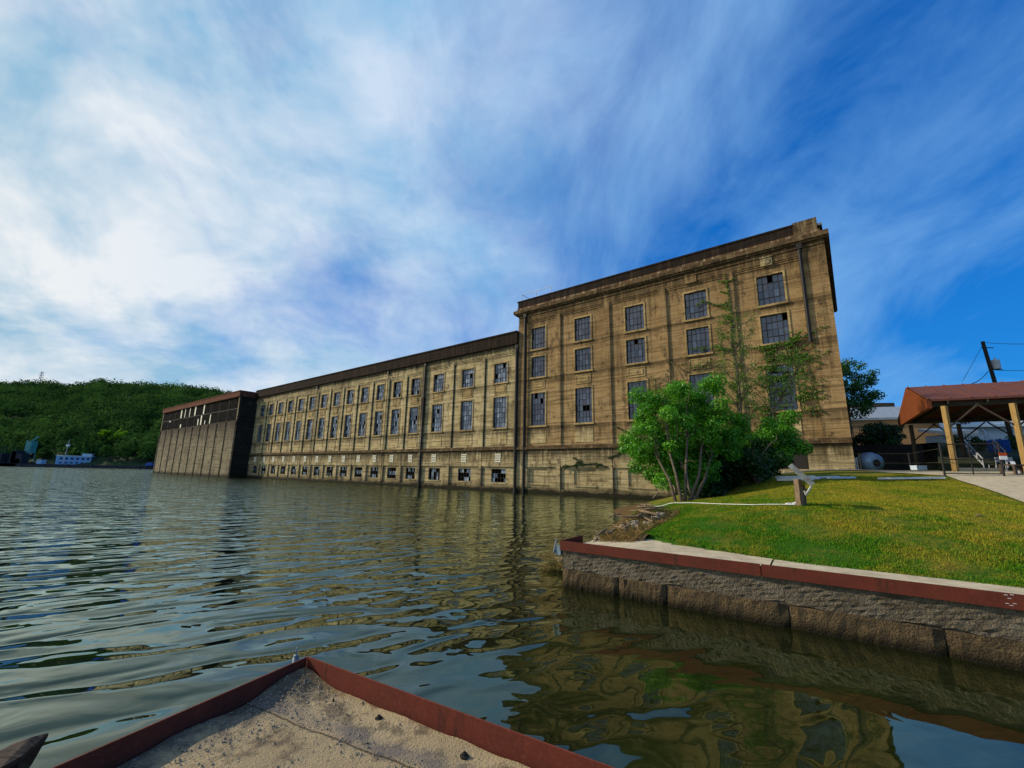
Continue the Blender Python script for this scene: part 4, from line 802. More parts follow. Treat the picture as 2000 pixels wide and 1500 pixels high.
# ------------------------------------------------------------------ right background
M['roofm'] = simple('brown_metal_roof', (.15, .055, .04), (.11, .042, .032), 2, .9, .1, .01, sc=(1, 1, 1)); M['orange'] = simple('orange_brown_siding', (.16, .042, .012), (.11, .03, .010), 3, .6)
M['treated'] = simple('treated_timber', (.34, .22, .08), (.20, .12, .04), 8, .85, .5, .01, sc=(4, 4, .4)); M['under'] = simple('roof_underside', (.05, .045, .035), (.03, .027, .02), 3)
Ap, Bp, Cp = at(1770, 755, 30.5), at(1813, 780, 26), at(1757, 822, 35.5)
Br = at(2000, 770, 24.2); ax = Br-Bp; ax[2] *= .4; ax = ax/np.linalg.norm(ax)*22.
Ap[:2] = (Bp[:2]+Cp[:2])/2; 
PV_ = empty('pavilion', (Bp[0], Bp[1], gz(Bp[0], Bp[1])), label='open timber pavilion with brown metal gable roof and orange gable end', cat='pavilion'); o0 = np.array(PV_.location)
Cp[2] = Bp[2]; th_ = np.array([0, 0, .55])
mb = MB()
for e0, e1 in ((Bp, Ap), (Ap, Cp)):
    mb.quad(e0-o0, e0+ax-o0, e1+ax-o0, e1-o0); mb.quad(e0-o0-[0, 0, .12], e1-o0-[0, 0, .12], e1+ax-o0-[0, 0, .12], e0+ax-o0-[0, 0, .12])
    for s in np.arange(0, 1, .045): p0, p1 = e0+ax*s+[0, 0, .03], e1+ax*s+[0, 0, .03]; mb.beam(p0-o0, p1-o0, .05, .05)
mb.quad(Bp-o0, Bp-o0-[0, 0, .12], Bp+ax-o0-[0, 0, .12], Bp+ax-o0); mb.build('roof', 'roofm', PV_)
mb = MB(); e_ = ax/22*.12; mb.poly([Bp-o0-e_, Ap-o0-e_, Cp-o0-e_, Cp-o0-e_-th_, Bp-o0-e_-th_]); mb.poly([Bp-o0+e_, Bp-o0+e_-th_, Cp-o0+e_-th_, Cp-o0+e_, Ap-o0+e_]); mb.quad(Bp-o0-e_-th_, Cp-o0-e_-th_, Cp-o0+e_-th_, Bp-o0+e_-th_); mb.quad(Bp-o0-e_, Bp-o0-e_-th_, Bp-o0+e_-th_, Bp-o0+e_); mb.build('gable', 'orange', PV_)
mb = MB()
inn = (Cp-Bp)/np.linalg.norm(Cp-Bp)
for e0, sg in ((Bp, 1), (Cp, -1)): mb.beam(e0+inn*sg*.5-o0-[0, 0, .28], e0+inn*sg*.5+ax-o0-[0, 0, .28], .1, .26)
for s in np.arange(.04, 1, .08): mb.beam(Bp+ax*s-o0-[0, 0, .2], Cp+ax*s-o0-[0, 0, .2], .07, .2)
mb.build('roof_truss', 'under', PV_)
def along(e0, px):      # fraction along the eave that lines up with a photo column
    fr_ = np.linspace(0, 1, 400); P = e0+ax*fr_[:, None]; dd_ = P-[0, 0, CH]; X_ = 1000+FPX*(dd_@CR)/(dd_@CF); return float(fr_[np.argmin(np.abs(X_-px))])
pv_ = along(Bp, 1973); fv_ = along(Cp, 1870)
for e0, offs in ((Bp, (.03, pv_, min(.95, pv_*2.0))), (Cp, (.03, fv_, min(.95, fv_*1.9)))):
    for s in offs:
        p = e0+ax*s; g0 = gz(p[0], p[1])-.2; mb = MB(); mb.beam((p[0]-o0[0], p[1]-o0[1], g0-o0[2]), (p[0]-o0[0], p[1]-o0[1], p[2]-.45-o0[2]), .23 if e0 is Bp else .2, up=(1, .3, 0)); mb.build('post', 'treated' if e0 is Bp else 'wood', PV_)
        mb = MB()
        for sg in (-1, 1):
            if s+sg*.05 > 0: mb.beam(p-o0-[0, 0, 1.8], p+ax*sg*.07-o0-[0, 0, .4], .08)
        if mb.v: mb.build('brace', 'wood', PV_)
# gate and fence
GT = empty('gate', on(1846, 931, 22), label='black wire gate with two rails across the driveway mouth', cat='gate'); o0 = np.array(GT.location); A1 = on(1962, 932, 21)+[0, 0, .1]
A2 = on(1999, 934, 20.6); mb = MB(); tp = np.array([0, 0, 1.55]); G0 = o0.copy(); G0[2] += .1
for P in (G0, A1): mb.tube([P-o0-[0, 0, .2], P-o0+tp], .045, 8)
for k in (.05, .75, 1.5): mb.tube([G0-o0+[0, 0, k], A1-o0+[0, 0, k]], .028, 6)
mid_ = (G0+A1)/2; mb.tube([mid_-o0, mid_-o0+tp*.97], .025, 6); mb.build('gate_frame', 'iron', GT)
mb = MB(); Lg = A1-G0
for s in np.linspace(0, 1, 30): mb.tube([G0-o0+Lg*s+[0, 0, .05], G0-o0+Lg*s+[0, 0, 1.5]], .004, 3, False)
for k in np.linspace(.1, 1.45, 12): mb.tube([G0-o0+[0, 0, k], A1-o0+[0, 0, k]], .004, 3, False)
mb.build('wire_mesh', 'iron', GT)
M['redpaint'] = simple('red_paint', (.45, .07, .02), None, 4); sp0 = at(1948, 884, 20.9); SN = empty('warning_sign', sp0, label='small white sign with orange-red top on the black gate', cat='sign')
mb = MB(); sd1 = at(1963, 884, 20.8)-sp0; mb.obox((0, -.06, -.33), sd1, (0, .02, 0), (0, 0, .17)); mb.build('sign_board', 'white', SN); mb = MB(); mb.obox((0, -.06, -.155), sd1, (0, .02, 0), (0, 0, .155)); mb.build('sign_header', 'redpaint', SN)
FN = empty('fence', on(1683, 919, 31), label='black wire fence with thin posts running from the powerhouse corner to the gate', cat='fence'); o0 = np.array(FN.location)
P0, P1, P2 = np.array(FN.location), on(1780, 921, 26), np.array(GT.location)
Pm = fac(.1, 0, -2.); Pm[2] = gz(Pm[0], Pm[1])
for P in (P0, P1): MB().tube([P-o0-[0, 0, .3], P-o0+[0, 0, 1.35]], .05, 6).build('post', 'iron', FN)
mb = MB()
for k in (.6, 1.3): mb.tube([Pm-o0+[0, 0, k], P0-o0+[0, 0, k], P1-o0+[0, 0, k], P2-o0+[0, 0, k+.1]], .018, 5)
for s in np.linspace(0, 1, 60): p = P0*(1-s)+P2*s-o0; mb.tube([p, p+[0, 0, 1.3]], .003, 3, False)
mb.build('wire', 'iron', FN)
# dark retaining bank and terrace
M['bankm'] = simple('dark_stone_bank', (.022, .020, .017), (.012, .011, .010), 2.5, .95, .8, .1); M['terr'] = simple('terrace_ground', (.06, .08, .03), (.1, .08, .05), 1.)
q0 = at(1640, 905, 47); q1 = at(2300, 905, 34)
RB = MB(); dq = q1-q0; dq[2] = 0; nq = np.array([-dq[1], dq[0], 0]); nq /= np.linalg.norm(nq)
q0[2] = 0; k1 = .17; a1_ = q0+dq*.32
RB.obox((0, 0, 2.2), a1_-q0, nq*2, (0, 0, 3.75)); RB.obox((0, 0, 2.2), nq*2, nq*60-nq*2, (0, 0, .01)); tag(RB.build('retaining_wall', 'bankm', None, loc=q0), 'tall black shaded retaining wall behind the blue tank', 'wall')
mb = MB(); tq = [q0-dq*.15+nq*1.9, q0+dq*1.6+nq*9, q0+dq*1.6+nq*90, q0-dq*.15+nq*90]; mb.poly([(p[0], p[1], 5.9) for p in tq]); s1 = a1_+nq*1.5; mb.poly([(s1[0], s1[1], 3.2), (s1[0]+26, s1[1]-8, 3.2), (tq[1][0], tq[1][1], 5.91), (s1[0]+nq[0]*7, s1[1]+nq[1]*7, 5.91)]); tag(mb.build('terrace', 'terr'), kind='structure')
# hedge top
HB = [(x_, y_, 7, 8, 4) for x_ in (1700, 1722, 1745) for y_ in (840, 853, 866)]+[(1668, 858, 8, 10, 6)]
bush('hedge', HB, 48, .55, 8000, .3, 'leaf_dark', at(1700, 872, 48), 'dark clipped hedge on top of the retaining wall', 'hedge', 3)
# tan building beyond
M['tanb'] = simple('tan_brick', (.33, .20, .10), (.24, .145, .075), 1.2, .9, .3, .02, sc=(.4, .4, 6)); M['metalroof'] = simple('grey_metal_roof', (.24, .28, .32), (.18, .21, .25), 1.5, .6)
TBk = empty('brick_hall', at(1640, 865, 72), label='long low tan brick hall with pale grey roof beyond the retaining wall', cat='building'); o0 = np.array(TBk.location)
pA, pB = at(1620, 828, 74), at(2130, 828, 62); pA[2] = pB[2] = 5.5; d_ = pB-pA; n_ = np.array([-d_[1], d_[0], 0]); n_ /= np.linalg.norm(n_)
mb = MB(); mb.obox(pA-o0, d_, n_*20, (0, 0, 6.6)); mb.build('wall', 'tanb', TBk)
mb = MB(); mb.obox(pA-o0-n_*.4+[0, 0, 6.6], d_, n_*.4, (0, 0, .35)); e0 = pA-o0+[0, 0, 6.95]; mb.quad(e0-n_*.4, e0+d_-n_*.4, e0+d_+n_*9+[0, 0, 3.0], e0+n_*9+[0, 0, 3.0]); mb.quad(e0+n_*9+[0, 0, 3.0], e0+d_+n_*9+[0, 0, 3.0], e0+d_+n_*20, e0+n_*20); mb.build('roof', 'metalroof', TBk)
mb = MB(); f0 = at(1672, 795, 82)-o0; mb.obox(f0, at(1748, 795, 79)-at(1672, 795, 82), n_*4, (0, 0, .8)); 
for s in (.1, .5, .9, .98): mb.beam(f0+(at(1748, 795, 79)-at(1672, 795, 82))*s-[0, 0, 2.2], f0+(at(1748, 795, 79)-at(1672, 795, 82))*s, .2)
tag(mb.build('roof_canopy', 'iron', TBk), 'dark flat canopy standing on the roof')
# railings on terrace edge
mb = MB(); r0, r1 = at(1655, 858, 46.), at(1765, 856, 43.)
for s in np.linspace(0, 1, 9): p = r0*(1-s)+r1*s; mb.tube([p-r0, p-r0+[0, 0, 1.3]], .03, 5)
for k in (.65, 1.3): mb.tube([np.array([0, 0, k]), r1-r0+[0, 0, k]], .03, 5)
tag(mb.build('terrace_railing', 'iron', None, loc=r0), 'thin dark railing along the top of the retaining wall', 'railing')
# white gabled house beyond pavilion
M['bluewhite'] = simple('blue_white_siding', (.52, .60, .68), (.42, .5, .6), 3, .7); M['tealroof'] = simple('white_roof', (.7, .76, .78), (.55, .6, .62), 3, .6)
WH = empty('white_house', at(1900, 835, 58), label='pale blue-white gabled building seen under the pavilion roof', cat='house'); o0 = np.array(WH.location)
pA, pB = at(1835, 834, 58), at(2130, 834, 52); h_ = 3.2; d_ = pB-pA; d_[2] = 0; mb = MB(); mb.obox(pA-o0-[0, 0, 2.4], d_, (8, 8, 0), (0, 0, 6.)); mb.build('wall', 'bluewhite', WH)
mb = MB(); mb.obox(pA-o0-[1, 1.2, -1.0+1.2], d_+[2, 0, 0], (1.2, 1.2, .1), (0, 0, .28)); mb.obox(pA-o0+[-.4, -.2, 3.6], d_+[.8, 0, 0], (8.4, 8.4, 0), (0, 0, .25)); mb.build('roof', 'tealroof', WH)
mb = MB(); c_ = at(1867, 828, 57)-o0
for w_, h2 in ((3.2, 1.4), (2.2, 1.0), (1.2, .5)):
    mb.beam(c_+[-w_/2, -.3, 0], c_+[0, -.3, h2], .12); mb.beam(c_+[0, -.3, h2], c_+[w_/2, -.3, 0], .12)
mb.build('gable_trim', 'iron', WH)
# small glossy white pergola / greenhouse
GH = empty('greenhouse', at(1878, 862, 44), label='small white slatted shelter on the slope behind the pavilion', cat='shelter'); o0 = np.array(GH.location)
w0, w1 = at(1848, 848, 44)-o0, at(1912, 846, 42)-o0; mb = MB(); mb.obox(w0, w1-w0, (0, 3, .5), (0, 0, .3)); mb.build('roof', 'white', GH)
mb = MB()
for s in np.linspace(.06, .94, 12): p = w0*(1-s)+w1*s; mb.beam(p, p-[0, 0, 1.1], .07)
mb.build('slat', 'white', GH); mb = MB(); mb.obox(w0+[.3, .6, -1.2], (w1-w0)*.85, (0, 2, 0), (0, 0, 1.2)); mb.build('wall', 'bluewhite', GH)
# hillside planting under pavilion
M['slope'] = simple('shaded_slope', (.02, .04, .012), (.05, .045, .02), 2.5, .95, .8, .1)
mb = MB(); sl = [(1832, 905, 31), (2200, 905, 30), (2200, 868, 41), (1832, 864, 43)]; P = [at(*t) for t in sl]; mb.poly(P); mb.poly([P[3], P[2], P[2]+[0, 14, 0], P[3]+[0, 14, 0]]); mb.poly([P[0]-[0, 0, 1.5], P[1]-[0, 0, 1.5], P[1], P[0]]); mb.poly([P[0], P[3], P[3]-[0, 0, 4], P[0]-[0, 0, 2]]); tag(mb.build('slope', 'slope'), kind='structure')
for i, (x, y, Y, s) in enumerate(((1870, 868, 40, 14), (1905, 872, 38, 10), (1945, 866, 40, 16), (1852, 885, 36, 10), (1985, 870, 38, 12))):
    bush('shrub', [(x, y, 6, s*.6, 5)], Y, .5, 1200, .2, 'leaf_dark', at(x, y+8, Y), ['dark round shrub on the slope left of the staircase', 'small shrub between the two stair rails', 'dark shrub right of the staircase head', 'low shrub beside the first pavilion post on the slope', 'shrub on the slope at the right picture edge'][i], 'shrub', 2)
# stairs with pale rails
ST = empty('staircase', at(1915, 912, 30), label='dark outdoor staircase with pale metal handrails beyond the gate', cat='staircase'); o0 = np.array(ST.location)
a0, a1, b0, b1 = at(1880, 864, 39)-o0, at(1921, 908, 30)-o0, at(1921, 849, 38.5)-o0, at(1965, 893, 29.8)-o0
for n_, (t0, t1) in enumerate(((a0, a1), (b0, b1))):
    mb = MB()
    for k in (0, .45): mb.tube([t0+[0, 0, k], t1+[0, 0, k]], .05, 6)
    mb.tube([t0, t0+[-.0, 0, .45]], .05, 6)
    for s in np.linspace(.05, 1, 5): p = t0*(1-s)+t1*s; mb.tube([p-[0, 0, .7], p+[0, 0, .45]], .04, 5)
    mb.build('handrail', 'rail', ST)
mb = MB()
for s in np.linspace(0, 1, 14): 
    p, q_ = a0*(1-s)+a1*s-[0, 0, .9], b0*(1-s)+b1*s-[0, 0, 1.2]; mb.obox(p, q_-p, (0, .7, 0), (0, 0, -.3))
mb.build('step', 'under', ST)
# barrier, white box, blue bin, tables
b0 = at(1875, 925, 26.5); mb = MB(); L = at(1958, 925, 26)-b0; L[2] = 0; mb.obox((0, 0, -.05), L, (0, .35, 0), (0, 0, .4)); tag(mb.build('barrier', 'walk', None, bevel=.03, loc=b0), 'long low cream concrete barrier on the driveway behind the gate', 'barrier')
b0 = at(1792, 918, 30); mb = MB(); L = at(1812, 918, 30)-b0; mb.obox((0, 0, 0), L, (0, .5, 0), (-.03, 0, .28)); mb.box(-.02, L[0]+.02, -.03, .53, .28, .31); tag(mb.build('cooler', 'bluewhite', None, bevel=.02, loc=b0), 'small pale blue box on the grass edge left of the gate post', 'box')
b0 = at(1955, 876, 34); mb = MB(); mb.obox((0, 0, -.3), at(1976, 876, 34)-b0, (0, 1, 0), (0, 0, 1.)); M['bluep'] = simple('blue_plastic', (.02, .09, .42), None, 4, .5); tag(mb.build('bin', 'bluep', None, bevel=.08, loc=b0), 'blue bin on the slope beyond the pavilion', 'bin')
for i, x in enumerate((1948, 1968)):
    b0 = at(x, 918, 27); b0[2] = gz(b0[0], b0[1]); mb = MB(); T = empty('chair', b0, label=['pale metal folding chair left of its twin under the pavilion', 'pale metal folding chair nearest the right post under the pavilion'][i], cat='chair', group='chairs under the pavilion')
    for sx_ in (0, .42):
        m2 = MB(); m2.tube([(sx_, 0, 0), (sx_, 0, .9)], .02, 5); m2.tube([(sx_, .45, 0), (sx_, .42, .45)], .02, 5); m2.build('leg_frame', 'rail', T)
    MB().box(0, .42, 0, .42, .44, .47).build('seat', 'iron', T); MB().box(0, .42, -.01, .02, .6, .9).build('backrest', 'rail', T)
# leaning ramp board
b0, b1 = at(1977, 902, 22.5), at(1991, 930, 21.5); mb = MB(); mb.beam((0, 0, 0), b1-b0, .16, .06); tag(mb.build('board', 'rail', None, loc=b0), 'pale board leaning against the right pavilion post', 'board')
b0 = at(1985, 926, 21.5); b0[2] = gz(b0[0], b0[1]); mb = MB(); mb.box(0, 1.2, 0, .8, 0, .1); mb.box(.05, 1.15, .05, .75, .5, .56)
for x_ in (.05, 1.05):
    for y_ in (.05, .65): mb.box(x_, x_+.1, y_, y_+.1, .1, .5)
tag(mb.build('bench', 'wood', None, loc=b0), 'dark low wooden bench at the right picture edge', 'bench')
# tank
M['tank'] = simple('blue_steel_tank', (.20, .32, .48), (.13, .22, .34), 3, .4, .1, .01, metal=.2)
tc = on(1700, 918, 34); TK = empty('tank', tc, label='squat blue-grey steel tank with a dark round opening beside the powerhouse corner', cat='tank'); mb = MB()
ax_ = np.array([-.16, -1, .0]); prof = [(-1.0, .1), (-.95, .45), (-.7, .72), (-.3, .86), (.3, .86), (.7, .76), (.95, .5), (1.0, .30)]
mb.tube([ax_*s*.9+np.array([0, 0, .62]) for s, r in prof], [r*.95 for s, r in prof], 28); o = mb.build('shell', 'tank', TK, True); 
mb = MB(); e_ = ax_*.9+np.array([0, 0, .55]); mb.tube([e_, e_+ax_*.02], .27, 20); mb.build('opening', 'dark', TK); mb = MB(); mb.tube([e_-ax_*.01, e_+ax_*.06], [.31, .31], 20, False); mb.build('collar', 'tank', TK)
MB().box(-.5, .5, -.6, -.4, -.1, .12).build('cradle', 'walk', TK)
# leaning white pickets
for i in range(6):
    x = 1659+i*3.6; b0 = on(x, 915, 35.5); t0 = at(x-3+random.uniform(-3, 3), 890+random.uniform(-3, 8), 35.6); mb = MB(); mb.beam((0, 0, 0), t0-b0, .07, .03); tag(mb.build('picket', 'white', None, loc=b0), 'white stake leaning between the powerhouse corner and the blue tank', 'stake', 'white stakes by the tank')
# utility pole
pb = at(1941, 740, 40); ptop = at(1919, 667, 40); base = pb-(ptop-pb)*1.9; UP = empty('utility_pole', base, label='leaning dark wooden utility pole with a transformer above the pavilion roof', cat='utility pole')
mb = MB(); mb.tube([(0, 0, 0), ptop-base], [.18, .14], 10); mb.build('pole', 'darkwood', UP)
tf = at(1945, 712, 40)-base; mb = MB(); mb.tube([tf-[0, 0, .45], tf+[0, 0, .42]], .32, 14); mb.tube([tf+[0, 0, .42], tf+[0, 0, .5]], [.3, .15], 14); mb.tube([tf+[0, 0, .5], tf+[0, 0, .7]], .05, 6); mb.beam(tf, tf-[.5, 0, 0], .08); mb.build('transformer', 'rail', UP)
for (x, y) in ((1922, 679), (1940, 722)):
    p = at(x, y, 40)-base; mb = MB(); mb.tube([p-[.2, 0, 0], p+[.9, 0, 0]], .045, 6); mb.build('insulator_arm', 'iron', UP)
def wire(p0, p1, sag, r=.022, lab='', n=14):
    pts = [p0*(1-s)+p1*s-np.array([0, 0, sag*4*s*(1-s)])-p0 for s in np.linspace(0, 1, n)]; mb = MB(); mb.tube(pts, r, 4); tag(mb.build('power_line', 'iron', None, loc=p0), lab, 'power line')
wire(at(1924, 669, 40), at(2100, 660, 50), .4, lab='thin black wire from the utility pole top to the right'); wire(at(1934, 722, 40), at(2100, 718, 42), .2, lab='black wire from mid utility pole to the right edge'); wire(at(1930, 725, 40), at(1880, 752, 34), .35, .035, 'thick black service cable drooping from the utility pole to the pavilion roof'); wire(at(1917, 678, 40), at(1880, 745, 36), 0., .018, 'slanted guy wire left of the utility pole')
# tree behind the building corner
def crown_tree(name, base, cen, rad, ncl, clr, nl, ls, m, label, bark='bark', group=None, thick=.25):
    base = np.array(base, float); cen = np.array(cen, float); T = empty(name, base, label=label, cat='tree', group=group); C, R_ = clumps(cen, rad, ncl, clr, .35); V, tn = leaves(C, R_, nl, ls, .4); leaf_obj('crown', V-base, tn, m, T)
    mb = MB(); top = cen-np.array([0, 0, rad[2]*.2]); mb.tube([(0, 0, -.3), (top-base)*.5+rng.normal(0, thick*.4, 3), top-base], [thick, thick*.75, thick*.4], 8); branchy(mb, (top-base)*.6, [C[i]-base for i in range(0, len(C), max(1, len(C)//10))], thick*.3); mb.build('trunk', bark, T, True); return T
bt = at(1655, 850, 60); crown_tree('broadleaf_tree', (bt[0], bt[1], 5), at(1652, 757, 60), (4.3, 4, 4.6), 64, .95, 10000, .34, 'leaf_mid', 'dark green broadleaf tree rising behind the right corner of the powerhouse')

# ------------------------------------------------------------------ far shore
sh = lambda x, Y, y=913: at(x, y, Y)
m, q = mat('hill_soil'); v = q.coord(); n = q.noise(v, .03, 5, .6); c = q.mix(q.ramp(n, .35, .65), (.012, .03, .008), (.03, .055, .015)); M['hill'] = finish(m, q, principled(q, c, 1.))
crest = [(-700, 775), (-400, 768), (-150, 766), (0, 764), (50, 760), (100, 753), (125, 750), (180, 752), (260, 757), (330, 762), (400, 770), (460, 782), (520, 782), (600, 805), (700, 840), (900, 880), (1200, 900)]
cxs = [c_[0] for c_ in crest]; cys = [c_[1]+6 for c_ in crest]
def hill_z(X, Y):
    r = X/Y; xi = 1000+r*FPX/.98     # approx photo column of the bearing (used only to shape the ridge)
    yi = np.interp(xi, cxs, cys); Hc = CH+np.maximum(0, (905-yi))/FPX*640*1.02; s = np.clip((Y-305)/330, 0, 1); back = np.clip((Y-640)/300, 0, 1)
    z = Hc*(s**.9)*(1+.02*np.sin(X*.021+Y*.017))*(1-.35*back)
    gully = np.exp(-(((X+470)+(Y-430)*.9)/26)**2)*10*np.clip(s*3, 0, 1); return z-gully
NX, NY = 90, 44; Xs = np.linspace(-1500, 420, NX); Ys = np.r_[300, 304, np.linspace(308, 980, NY-2)]; Xg, Yg = np.meshgrid(Xs, Ys); Zg = hill_z(Xg, Yg)+1.6; Zg[0] = -1; Zg[1] = 1.6
mb = MB(); mb.v = list(zip(Xg.ravel().tolist(), Yg.ravel().tolist(), Zg.ravel().tolist())); mb.f = [(j*NX+i, j*NX+i+1, (j+1)*NX+i+1, (j+1)*NX+i) for j in range(NY-1) for i in range(NX-1)]; tag(mb.build('hill', 'hill', None, True), kind='structure')
n = 2500; Y = 312+rng.random(n)**1.0*370; X = -Y*rng.uniform(.42, 1.62, n)
Zt = hill_z(X, Y)+1.6; NLV = 150; rad = 4.0+7.0*rng.random(n)**1.3
d = rng.normal(size=(n, NLV, 3)); d[:, :, 2] = np.abs(d[:, :, 2])*.9-.25; d /= np.linalg.norm(d, axis=2)[:, :, None]; lob = 1+.28*np.sin(d[:, :, 0]*5+X[:, None])*np.cos(d[:, :, 1]*6+Y[:, None])
P = np.stack([X, Y, Zt+rad*.55], 1)[:, None, :]+d*(rad[:, None]*rng.uniform(.78, 1.08, (n, NLV))*lob)[:, :, None]*[1, 1, .85]
P = P.reshape(-1, 3); dd = d.reshape(-1, 3); nr = dd+rng.normal(size=dd.shape)*.35; nr /= np.linalg.norm(nr, axis=1)[:, None]; a = np.cross(nr, rng.normal(size=nr.shape)); a /= np.linalg.norm(a, axis=1)[:, None]; b = np.cross(nr, a); s_ = rng.uniform(.6, 1.35, len(P))[:, None]
V = np.stack([P-a*s_, P+b*s_*.8, P+a*s_, P-b*s_*.8], 1); me = quads_mesh('forest', V); tn = np.clip(np.repeat(rng.beta(.7, 1.5, n), NLV)+rng.normal(0, .06, n*NLV), 0, 1); attr(me, 'tone', np.repeat(tn, 4))
tag(link(me, 'forest', 'leaf_far'), 'dense green wood covering the far hillside', 'forest', kind='stuff')
for i, (x, y, Y, r, mm, lab) in enumerate(((232, 850, 330, 5.5, 'leaf_lime', 'bright lime green tree low on the far hillside'), (208, 848, 332, 4.2, 'leaf_lime', 'smaller lime green tree just left of the brightest one on the far hill'), (250, 880, 312, 6.5, 'leaf_far', 'dark rounded tree on the far shore right of the white building'), (215, 885, 312, 5.5, 'leaf_far', 'dark tree directly behind the right end of the white building'), (290, 885, 314, 6, 'leaf_far', 'dark far shore tree next to the concrete block edge'), (85, 885, 312, 5.5, 'leaf_far', 'dark far shore tree left of the light mast'), (150, 878, 316, 5.5, 'leaf_far', 'dark far shore tree behind the middle of the white building'))):
    c = at(x, y, Y); zb = float(hill_z(np.array([c[0]]), np.array([c[1]]))[0])+1.6; zb = min(zb, c[2]-r); crown_tree('shore_tree', (c[0], c[1], zb), c, (r, r, r*.9), 26, r*.32, 1500, 1.1, mm, lab, group='trees on the far shore', thick=.4)
# quay and the low clutter
M['quay'] = simple('dark_quay', (.022, .026, .036), (.035, .035, .04), .4, .95, .5, .1); q0 = at(-900, 908, 296); q0[2] = 0; mb = MB(); mb.box(0, 980, 0, 10, -1, 2.0)
for k in range(60): mb.box(k*16., k*16+.8, -.4, 0, -1, 2.1)
tag(mb.build('quay', 'quay', None, loc=q0), 'long dark quay wall along the far shore', 'quay')
M['bldblue'] = simple('blue_white_paint', (.24, .42, .62), (.18, .32, .50), .3, .8); M['winb'] = simple('dark_window', (.03, .06, .12), None, 1, .3)
p0 = at(107, 907, 300); p1 = at(176, 905, 300); p0[2] = 2.; WB = empty('shore_building', p0, label='long two-storey blue-white building on the far shore', cat='building'); WB.rotation_euler.z = .55; _k2 = at(176, 905, 1.); Lb = float((p0[0]*_k2[1]-p0[1]*_k2[0])/(math.sin(.55)*_k2[0]-math.cos(.55)*_k2[1])); mb = MB(); mb.box(0, Lb, 0, 10, 0, 5.6); mb.build('wall', 'bldblue', WB); MB().box(-.4, Lb+.4, -.4, 10.4, 5.6, 6.).build('roof', 'tealroof', WB); mb = MB(); mb.box(Lb*.7, Lb-.3, 1, 7, 6., 7.2); mb.box(Lb*.69, Lb-.1, .8, 7.2, 7.2, 7.6); mb.build('roof_room', 'bluewhite', WB)
for k in range(6):
    x = Lb*(.1+.155*k)
    for z in (.7, 3.2): MB().box(x, x+1.5, -.06, 0, z, z+1.5 if z > 1 else z+.9).build('window', 'winb', WB)
p0 = at(70, 907, 298); p0[2] = 2.; mb = MB(); mb.box(0, 3.4, 0, 3, 0, 2.6); mb.box(-.2, 3.6, -.2, 3.2, 2.6, 2.8); mb.box(.6, 1.4, -.05, 0, 1.2, 2.); tag(mb.build('shed', 'bldblue', None, loc=p0), 'small blue-white hut on the far shore left of the long building', 'shed')
p0 = at(283, 910, 294); p0[2] = 2.; mb = MB(); mb.box(0, 4.6, 0, 2, .4, 1.3); mb.box(.7, 3.6, .2, 1.8, 1.3, 2.0); mb.box(.4, 1.1, -.05, 2.05, 0, .5); mb.box(3.4, 4.1, -.05, 2.05, 0, .5); tag(mb.build('parked_car', 'bluep', None, bevel=.15, loc=p0), 'tiny blue car parked on the far quay beside the concrete block', 'car')
M['teal'] = simple('teal_steel', (.10, .30, .27), (.07, .2, .19), .5, .6)
cr = at(53, 905, 305); cr[2] = 1.8; CN = empty('crane', cr, label='green loading tower with a slanted boom on the far shore at left', cat='crane'); hh = at(53, 860, 305)[2]-1.8; mb = MB()
for x_ in (-2, 2):
    for y_ in (-2, 2): mb.beam((x_, y_, 0), (x_*.8, y_*.8, hh), .5)
for k in range(5): z = hh*(k+.5)/5; mb.beam((-2, -2, z), (2, -2, z+1.6), .25); mb.beam((2, -2, z), (-2, -2, z+1.6), .25)
mb.box(-2, 2, -2, 2, hh*.45, hh*.95); mb.build('tower', 'teal', CN); mb = MB(); mb.beam((0, 0, hh*.96), at(75, 853, 305)-cr, .9, .8); mb.build('boom', 'teal', CN); MB().box(-9, -1, -2, 4, 4, 6.5).build('hopper', 'quay', CN)
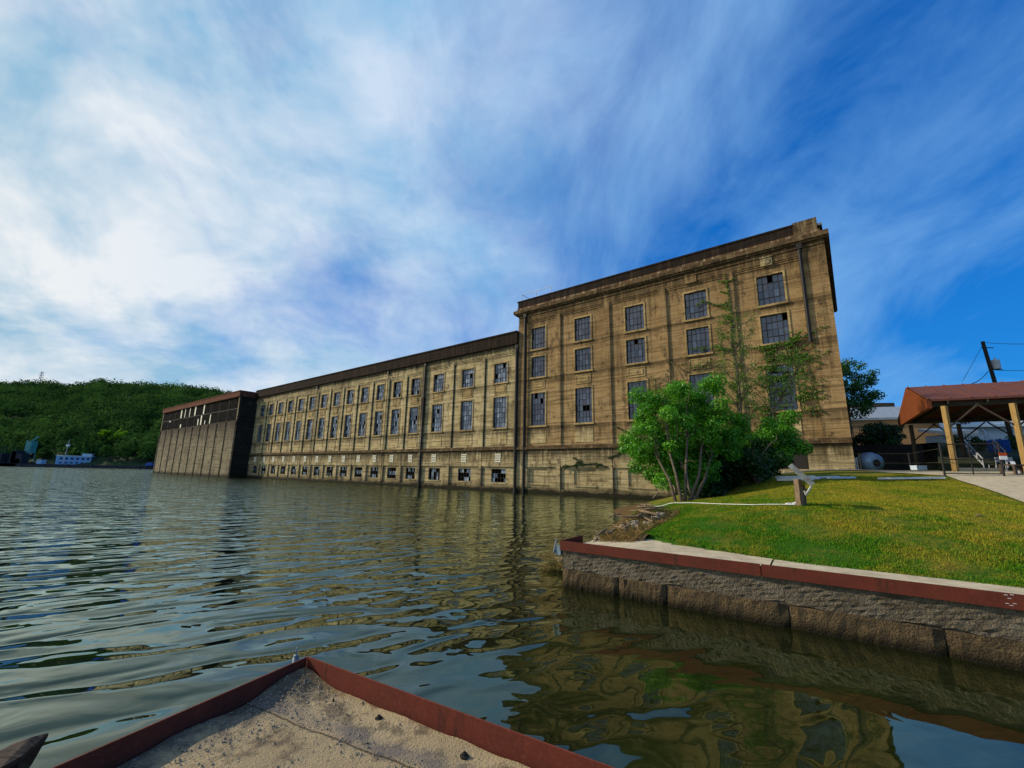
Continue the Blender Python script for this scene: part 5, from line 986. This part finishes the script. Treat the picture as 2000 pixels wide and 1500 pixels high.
BG = empty('barge', at(0, 905, 299), label='dark cluttered work barge moored at the far left shore', cat='barge'); BG.location.z = .2; MB().box(-26, 14, -3, 4, 0, 1.8).build('hull', 'quay', BG); mb = MB(); g = random.Random(2); mb.box(-25.5, 13.5, -2.5, 3.5, 1.75, 2.1)
for k in range(16): x_ = g.uniform(-24, 12); mb.box(x_, x_+g.uniform(1, 4), -2, 3, 1.8, 1.8+g.uniform(1.5, 10.5)*(1 if x_ > -4 else .6))
for k in range(6): x_ = -2+k*2.2; mb.beam((x_, 0, 1.7), (x_+g.uniform(-3, 3), 0, 13), .3)
mb.build('deck_gear', 'quay', BG)
p0 = at(123, 903, 300); p0[2] = 1.8; LM = empty('light_mast', p0, label='tall thin light mast on the far shore left of the blue-white building', cat='mast'); mb = MB(); hh = at(125, 858, 300)[2]-1.8; mb.tube([(0, 0, 0), (1.2, 0, hh)], [.25, .12], 6); mb.build('pole', 'rail', LM); MB().box(-.2, 1.9, -.4, .4, hh*.72, hh*.80).build('lamp_head', 'white', LM)
# pylon on ridge
pc = at(79, 743, 655); zz_ = float(hill_z(np.array([pc[0]]), np.array([pc[1]]))[0])+1.6; pt = at(79, 726, 655)[2]; PY = empty('pylon', (pc[0], pc[1], zz_), label='lattice power pylon on the crest of the far hill', cat='pylon'); mb = MB(); H = pt-zz_
for x_ in (-2.2, 2.2):
    for y_ in (-2.2, 2.2): mb.beam((x_, y_, 0), (x_*.35, y_*.35, H), .35)
for k in range(7):
    f0_, f1_ = 1-.65*k/7, 1-.65*(k+1)/7; z0, z1 = H*k/7, H*(k+1)/7; mb.beam((-2.2*f0_, -2.2*f0_, z0), (2.2*f1_, -2.2*f1_, z1), .22); mb.beam((2.2*f0_, -2.2*f0_, z0), (-2.2*f1_, -2.2*f1_, z1), .22)
M['py'] = simple('grey_blue_steel', (.16, .2, .28), None, 1); mb.build('tower', 'py', PY)
for z in (.70, .82, .95): m2 = MB(); m2.beam((-4.5, 0, H*z), (4.5, 0, H*z), .3); m2.build('cross_arm', 'py', PY)
